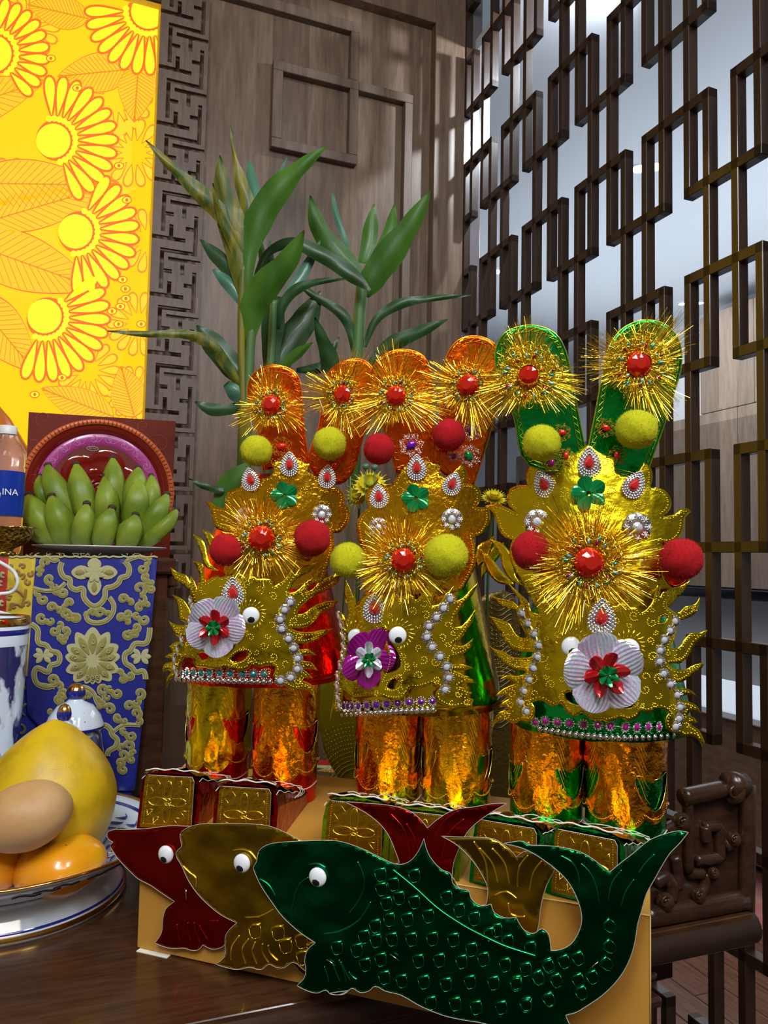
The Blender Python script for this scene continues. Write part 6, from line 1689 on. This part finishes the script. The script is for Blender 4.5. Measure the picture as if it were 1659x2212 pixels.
G_CROWN = gc3([(760, 1000), (700, 1040), (640, 1065), (572, 1080), (577, 1140), (540, 1195), (490, 1222), (430, 1190), (397, 1150), (387, 1113), (335, 1160), (318, 1225), (330, 1288), (260, 1288), (200, 1320), (183, 1390), (200, 1440), (245, 1482), (140, 1430), (85, 1420), (25, 1437), (75, 1480), (105, 1550), (130, 1620), (180, 1672), (222, 1682), (200, 1760), (215, 1850), (270, 1950), (330, 2060), (400, 2160), (1350, 2160), (1400, 2040), (1330, 1990), (1290, 1880), (1312, 1760), (1290, 1700), (1350, 1705), (1420, 1660), (1450, 1590), (1460, 1520), (1503, 1480), (1480, 1455), (1430, 1460), (1380, 1495), (1300, 1508), (1345, 1470), (1362, 1420), (1340, 1350), (1280, 1308), (1210, 1305), (1228, 1230), (1215, 1165), (1160, 1122), (1130, 1170), (1085, 1208), (1025, 1220), (972, 1195), (960, 1140), (982, 1098), (900, 1075), (830, 1042)])
gch = gl([(495, 583), (565, 705), (640, 830), (690, 965), (675, 1105), (625, 1235), (580, 1375), (518, 1510), (480, 1645), (545, 1755)])
gch2 = gr_([(935, 640), (878, 750), (815, 855), (768, 975), (762, 1100), (808, 1240), (887, 1360), (962, 1480), (995, 1620), (980, 1750), (945, 1840)])
gs = T(1040, 1200, .3134, [(372, 1147), (442, 1139), (523, 1149), (607, 1157), (703, 1163), (803, 1168), (888, 1175), (992, 1182), (1070, 1184), (1148, 1180), (1222, 1180)])
gd = rowpts((1166, 1574), (1310, 1593), (1455, 1589), 23)
zG = hat('green', 'paper hat with two green wings and a green brim, the rightmost hat', 1290, .90, .1045, 1604, 1290, GREEN, GREEN, G_LOW, G_HOLES, G_CROWN, 1270,
  [[(1143, 1005), (1110, 900), (1080, 820), (1070, 765), (1088, 722), (1120, 706), (1160, 704), (1200, 722), (1222, 760), (1237, 830), (1252, 910), (1272, 1010)], [(1262, 1010), (1285, 900), (1302, 810), (1318, 745), (1345, 710), (1385, 693), (1430, 698), (1462, 728), (1472, 780), (1455, 850), (1430, 930), (1390, 1040)]],
  [(1141, 812, 25, 70, 112, -.15), (1380, 787, 27, 70, 122, 0)], (1272, 1215, 30, 72, 140), [(1170, 957, 40, 'y'), (1375, 927, 43, 'y'), (1148, 1190, 42, 'r'), (1472, 1207, 43, 'r')],
  [(1272, 999, 33, 0), (1174, 1046, 31, .45), (1370, 1047, 31, -.45)], (1299, 1333, 38), (1271, 1066, 37), [(1160, 1128, 29), (1376, 1139, 31)], (1303, 1452, 78, 78, ME_FI, ME_FR), [(1234, 1397, 20), (1360, 1402, 20)],
  [(gch, -.3), (gch2, .0)], gs, gd, ME_SETM,
  [('side_leaf', gc3([(55, 1675), (140, 1700), (205, 1765), (240, 1850), (255, 1950), (320, 2020), (200, 1960), (150, 1880), (130, 1780)]), GOLD, 'c'), ('side_leaf', gc3([(-10, 1740), (80, 1820), (140, 1900), (240, 2000), (120, 1990), (40, 1900)]), GOLD, 'c'),
   ('red_leaf', [(1105, 1230), (1125, 1215), (1180, 1225), (1185, 1245), (1150, 1256), (1120, 1250)], RED, 'c'), ('red_leaf', [(1425, 1200), (1480, 1215), (1490, 1245), (1470, 1268), (1440, 1262)], RED, 'c')],
  [(1214, 935, 22, ME_WG, .004), (1222, 985, 20, ME_WG, .008), (1190, 1000, 22, ME_WM, .004), (1308, 925, 24, ME_WG, .004), (1332, 985, 24, ME_WG, .008)], .2, .05,
  spir=[(1170, 1420, 13, 0, 1), (1150, 1465, 12, 2, -1), (1190, 1480, 11, 3, 1), (1215, 1505, 10, 1, 1), (1410, 1420, 12, 0, -1), (1425, 1465, 12, 2, 1), (1395, 1490, 11, 3, -1), (1180, 1325, 12, 1, -1), (1225, 1330, 12, 4, 1), (1370, 1330, 12, 1, 1), (1410, 1345, 12, 4, -1), (1240, 1300, 10, 0, 1), (1350, 1300, 10, 3, -1), (1140, 1520, 10, 2, 1), (1455, 1530, 10, 2, 1), (1205, 1370, 9, 1, 1), (1405, 1385, 9, 1, -1)])

rl = lambda p: T(360, 1200, .2291, p); rc = lambda p: T(340, 700, .2652, p)
R_LOW = rl([(520, 200), (560, 185), (600, 178), (640, 160), (700, 168), (735, 198), (800, 188), (860, 218), (930, 213), (1000, 240), (1018, 290), (1100, 230), (1160, 150), (1222, 38), (1218, 130), (1205, 185), (1260, 120), (1330, 88), (1435, 62), (1350, 150), (1270, 195), (1200, 250), (1170, 310), (1150, 355), (1230, 330), (1290, 270), (1382, 198), (1350, 290), (1300, 345), (1370, 320), (1430, 250), (1530, 200), (1650, 170), (1620, 250), (1500, 330), (1390, 380), (1310, 440), (1240, 520), (1232, 552), (1300, 540), (1380, 480), (1480, 440), (1622, 418), (1560, 500), (1475, 540), (1400, 620), (1330, 670), (1250, 687), (1172, 682), (1230, 712), (1350, 722), (1450, 702), (1567, 688), (1500, 750), (1400, 802), (1300, 832), (1212, 822), (1240, 878), (1330, 880), (1380, 908), (1423, 942), (1340, 935), (1272, 950), (1280, 985), (1370, 1010), (1428, 1088), (1340, 1065), (1290, 1075), (1350, 1120), (1382, 1162), (1300, 1155), (1280, 1180), (1360, 1210), (1402, 1270), (1405, 1388), (1370, 1310), (1310, 1262), (1220, 1270), (1150, 1250), (1090, 1212), (1020, 1180), (1003, 1130), (1022, 1080), (1010, 1050), (950, 1035), (880, 1052), (800, 1030), (780, 1062), (720, 1087), (640, 1080), (560, 1060), (450, 1070), (370, 1060), (280, 1050), (250, 1010), (250, 980), (180, 960), (150, 990), (130, 1040), (110, 1090), (90, 1135), (50, 1160), (30, 1180), (5, 1250), (-10, 1210), (5, 1150), (45, 1100), (20, 1080), (-20, 1090), (-28, 1150), (-42, 1060), (0, 1010), (50, 1000), (20, 965), (-20, 960), (30, 920), (50, 925), (20, 858), (90, 812), (160, 820), (172, 772), (100, 760), (50, 700), (13, 612), (90, 652), (185, 655), (190, 632), (120, 600), (108, 510), (90, 430), (53, 370), (130, 400), (200, 470), (232, 545), (235, 400), (190, 305), (150, 272), (80, 230), (33, 108), (110, 160), (190, 190), (225, 260), (222, 188), (262, 240), (290, 320), (310, 210), (290, 140), (253, 55), (340, 80), (352, 160), (372, 250), (440, 200), (490, 188)])
R_HOLES = [rl([(600, 980), (650, 925), (740, 905), (770, 930), (720, 982), (640, 1006)]), rl([(295, 930), (335, 915), (400, 930), (400, 962), (330, 985)])]
R_CROWN = rc([(1095, 1040), (1160, 1110), (1230, 1132), (1262, 1125), (1240, 1165), (1250, 1210), (1300, 1240), (1345, 1340), (1460, 1330), (1512, 1370), (1530, 1420), (1512, 1470), (1552, 1482), (1572, 1560), (1542, 1640), (1482, 1700), (1432, 1700), (1440, 1800), (1420, 1900), (1380, 2000), (1340, 2100), (560, 2100), (540, 2020), (560, 1930), (590, 1800), (615, 1705), (540, 1690), (480, 1662), (448, 1580), (428, 1500), (383, 1438), (430, 1448), (490, 1490), (572, 1500), (553, 1430), (578, 1370), (640, 1338), (740, 1330), (800, 1330), (862, 1250), (905, 1240), (942, 1190), (940, 1130), (1000, 1112), (1062, 1080)])
rch = rl([(225, 430), (240, 480), (245, 540), (215, 620), (190, 710), (140, 800), (100, 890), (72, 980), (75, 1060), (95, 1120)])
rch2 = rl([(1165, 440), (1112, 512), (1070, 605), (1085, 693), (1148, 785), (1196, 873), (1233, 970), (1230, 1070), (1170, 1150), (1072, 1180)])
rs = rl([(150, 1105), (200, 1105), (260, 1105), (330, 1108), (407, 1105), (500, 1105), (600, 1110), (713, 1115), (817, 1117), (922, 1118)])
rd = rowpts(rl([(90, 1160)])[0], rl([(480, 1178)])[0], rl([(975, 1190)])[0], 19)
zR = hat('red', 'paper hat with orange wings and a red foil brim, the leftmost hat', 565, 1.0, .1125, 1487, 540, RED, ORNG, R_LOW, R_HOLES, R_CROWN, 620,
  [[(568, 1015), (558, 930), (536, 860), (540, 820), (565, 795), (605, 790), (640, 808), (652, 860), (656, 920), (667, 1000)], [(668, 1000), (690, 920), (700, 850), (715, 800), (745, 780), (785, 778), (812, 810), (810, 870), (785, 940), (745, 1040), (700, 1040)]],
  [(586, 875, 20, 44, 84, -.2), (740, 853, 20, 44, 98, -.5)], (565, 1163, 25, 52, 98), [(554, 974, 34, 'y'), (712, 958, 36, 'y'), (488, 1187, 34, 'r'), (675, 1162, 38, 'r')],
  [(625, 1003, 26, 0), (541, 1036, 25, .15), (707, 1030, 25, -.1)], (503, 1279, 30), (615, 1070, 28), [(530, 1118, 22), (695, 1112, 22)], (467, 1352, 57, 60, ME_FI, ME_FR), [(542, 1330, 17)],
  [(rch, -1.0), (rch2, .1)], rs, rd, ME_SETT,
  [('side_leaf', rc([(368, 1675), (430, 1700), (480, 1760), (525, 1860), (540, 1960), (470, 1900), (410, 1790)]), GOLD, 'c'), ('side_leaf', rc([(292, 1712), (370, 1760), (400, 1850), (430, 1950), (500, 2010), (400, 1985), (350, 1850)]), GOLD, 'c'),
   ('side_leaf', rc([(1659, 1900), (1560, 1930), (1480, 1990), (1420, 2074), (1500, 2060), (1600, 2010), (1680, 1960)]), GOLD, 'c'), ('red_leaf', [(645, 1170), (700, 1190), (715, 1215), (690, 1225), (655, 1205)], RED, 'c'), ('red_leaf', [(470, 1205), (500, 1190), (520, 1200), (500, 1225), (480, 1222)], RED, 'c')],
  [(608, 965, 26, ME_WG, .006), (722, 1008, 22, ME_WG, .004), (612, 1000, 16, ME_WG, .008)], -.5, .15, crown_m=AMBER,
  spir=[(570, 1395, 10, 0, 1), (590, 1420, 11, 2, -1), (545, 1430, 10, 3, 1), (600, 1390, 9, 1, 1), (560, 1275, 10, 1, -1), (590, 1290, 10, 4, 1), (535, 1262, 9, 2, 1), (610, 1320, 9, 2, 1), (580, 1450, 8, 2, 1), (640, 1430, 8, 0, 1)])

ml = lambda p: T(680, 1220, .2532, p); mc_ = lambda p: T(640, 700, .2773, p)
M_LOW = ml([(440, 250), (500, 245), (560, 262), (605, 270), (650, 245), (705, 250), (725, 290), (780, 250), (840, 262), (862, 300), (920, 240), (962, 150), (990, 85), (1040, 120), (1110, 105), (1195, 82), (1110, 160), (1050, 210), (1020, 262), (1000, 350), (1060, 330), (1120, 240), (1187, 178), (1165, 240), (1150, 300), (1230, 300), (1300, 240), (1392, 148), (1350, 250), (1290, 320), (1240, 385), (1200, 450), (1195, 530), (1250, 520), (1300, 470), (1372, 375), (1350, 480), (1300, 560), (1240, 640), (1180, 682), (1250, 692), (1300, 670), (1352, 625), (1330, 720), (1250, 772), (1162, 800), (1165, 850), (1270, 850), (1357, 880), (1280, 900), (1180, 902), (1250, 930), (1330, 960), (1388, 1012), (1290, 1010), (1230, 1040), (1300, 1060), (1353, 1090), (1308, 1130), (1372, 1150), (1350, 1210), (1400, 1260), (1412, 1315), (1340, 1230), (1250, 1212), (1180, 1227), (1100, 1200), (1040, 1160), (1033, 1090), (1062, 1050), (1000, 1022), (940, 1042), (860, 1060), (812, 1060), (790, 1110), (730, 1150), (640, 1152), (540, 1122), (440, 1122), (330, 1132), (270, 1090), (240, 1060), (225, 1200), (190, 1250), (150, 1240), (128, 1335), (140, 1240), (165, 1100), (175, 1000), (200, 850), (222, 700), (228, 600), (212, 480), (198, 395), (240, 420), (262, 470), (280, 400), (252, 250), (263, 128), (300, 200), (332, 280), (343, 178), (352, 340), (380, 300)])
M_HOLES = [ml([(545, 570), (585, 555), (620, 620), (680, 700), (735, 860), (690, 900), (590, 930), (640, 800), (620, 680)]), ml([(620, 1050), (640, 1000), (700, 960), (720, 970), (715, 1030), (660, 1060)])]
M_CROWN = mc_([(925, 1050), (1010, 1068), (1100, 1085), (1130, 1105), (1115, 1150), (1150, 1195), (1200, 1180), (1240, 1130), (1280, 1092), (1320, 1130), (1332, 1200), (1312, 1242), (1380, 1248), (1432, 1290), (1434, 1370), (1402, 1425), (1500, 1425), (1512, 1510), (1482, 1600), (1432, 1652), (1382, 1655), (1405, 1760), (1400, 1860), (1340, 2000), (1280, 2080), (540, 2080), (520, 1960), (540, 1850), (500, 1750), (478, 1650), (468, 1560), (505, 1480), (560, 1425), (538, 1350), (560, 1282), (600, 1250), (640, 1195), (660, 1240), (700, 1260), (750, 1240), (780, 1180), (820, 1120), (870, 1080)])
mch = ml([(205, 440), (225, 520), (240, 610), (245, 700), (235, 780), (215, 860), (195, 950), (190, 1040), (195, 1130), (210, 1200)])
mch2 = ml([(1155, 293), (1097, 370), (1038, 450), (973, 525), (957, 618), (1000, 703), (1068, 785), (1125, 872), (1142, 965), (1112, 1065)])
ms = ml([(255, 1210), (285, 1208), (322, 1207), (375, 1207), (447, 1200), (525, 1195), (613, 1187), (705, 1180), (805, 1172), (905, 1167), (1005, 1163)])
md = rowpts(ml([(230, 1275)])[0], ml([(600, 1258)])[0], ml([(1010, 1238)])[0], 19)
MIDB = mat('yellow_gold_foil', (0.72, 0.50, 0.01), .16, 1, bump=(70, .2))
zM = hat('middle', 'paper hat with orange wings and an all-gold brim, the middle hat', 908, .966, .101, 1548, 850, MIDB, ORNG, M_LOW, M_HOLES, M_CROWN, 897,
  [[(855, 1020), (830, 930), (800, 870), (800, 810), (825, 770), (870, 755), (915, 770), (932, 820), (935, 900), (946, 1010)], [(945, 1010), (950, 920), (955, 840), (965, 770), (990, 735), (1030, 726), (1070, 745), (1088, 800), (1070, 890), (1045, 980), (1022, 1050)]],
  [(855, 855, 21, 47, 108, 0), (1011, 833, 23, 48, 104, -.35)], (871, 1210, 24, 50, 108), [(819, 970, 34, 'r'), (970, 940, 35, 'r'), (752, 1210, 38, 'y'), (963, 1200, 45, 'y')],
  [(900, 1010, 28, 0), (818, 1072, 26, .1), (977, 1045, 26, -.35)], (809, 1313, 32), (898, 1076, 29), [(817, 1140, 22), (976, 1122, 24)], (797, 1420, 50, 63, ME_FM, ME_FC), [(859, 1373, 18), (769, 1376, 17)],
  [(mch, -1.0), (mch2, .1)], ms, md, ME_SETV,
  [('side_leaf', mc_([(1552, 1638), (1500, 1680), (1430, 1712), (1395, 1790), (1410, 1900), (1470, 1850), (1530, 1740)]), AMBER, 'c'), ('side_leaf', mc_([(1620, 1700), (1560, 1720), (1480, 1800), (1440, 1900), (1440, 1984), (1510, 1900), (1590, 1800)]), GOLD, 'c')],
  [(888, 962, 30, ME_WS, .006), (1018, 930, 26, ME_WS, .004), (1012, 985, 28, ME_WE, .006), (980, 985, 16, ME_WS, .008)], -.5, .0, crown_m=AMBER,
  spir=[(940, 1430, 11, 0, 1), (915, 1425, 10, 2, -1), (905, 1460, 10, 3, 1), (880, 1440, 9, 1, 1), (890, 1320, 10, 1, -1), (920, 1330, 10, 4, 1), (870, 1300, 9, 2, 1), (945, 1470, 9, 2, 1), (990, 1500, 8, 0, 1), (905, 1400, 8, 2, 1)])

# ------------------------------------------------------------------ boots
PANA = mat('panel_old_gold', (0.50, 0.28, 0.015), .24, 1, bump=(120, .4))
ORF = mat('orange_gold_foil', (0.95, 0.36, 0.01), .2, 1, bump=(95, .5))
REDD = mat('dark_red_foil', (0.35, 0.008, 0.006), .22, 1, bump=(70, .4))
boot('paper_boot', 468, .190, .22, zR + .045, RED, GOLD, REDD, PANA, 'red paper boot with gold overlay, leftmost of the six', 'paper boots under the hats', .0430, 1)
boot('paper_boot', 614, .185, .20, zR + .045, RED, ORF, REDD, PANA, 'red paper boot with orange-gold overlay, right boot under the red-brimmed hat', 'paper boots under the hats', .0430, 2)
boot('paper_boot', 838, .185, .12, zM + .045, MIDB, ORF, LIME, PANA, 'gold paper boot, left boot under the middle hat', 'paper boots under the hats', .0420, 3)
boot('paper_boot', 986, .182, .05, zM + .045, MIDB, AMBER, LIME, PANA, 'gold paper boot, right boot under the middle hat', 'paper boots under the hats', .0425, 4)
boot('paper_boot', 1180, .182, -.10, zG + .045, GREEN, ORF, GREEN, PANA, 'green paper boot with orange-gold overlay, left boot under the green hat', 'paper boots under the hats', .0425, 5)
boot('paper_boot', 1350, .180, -.18, zG + .045, GREEN, ORF, GREEN, PANA, 'green paper boot with orange-gold overlay, rightmost of the six', 'paper boots under the hats', .0450, 6)
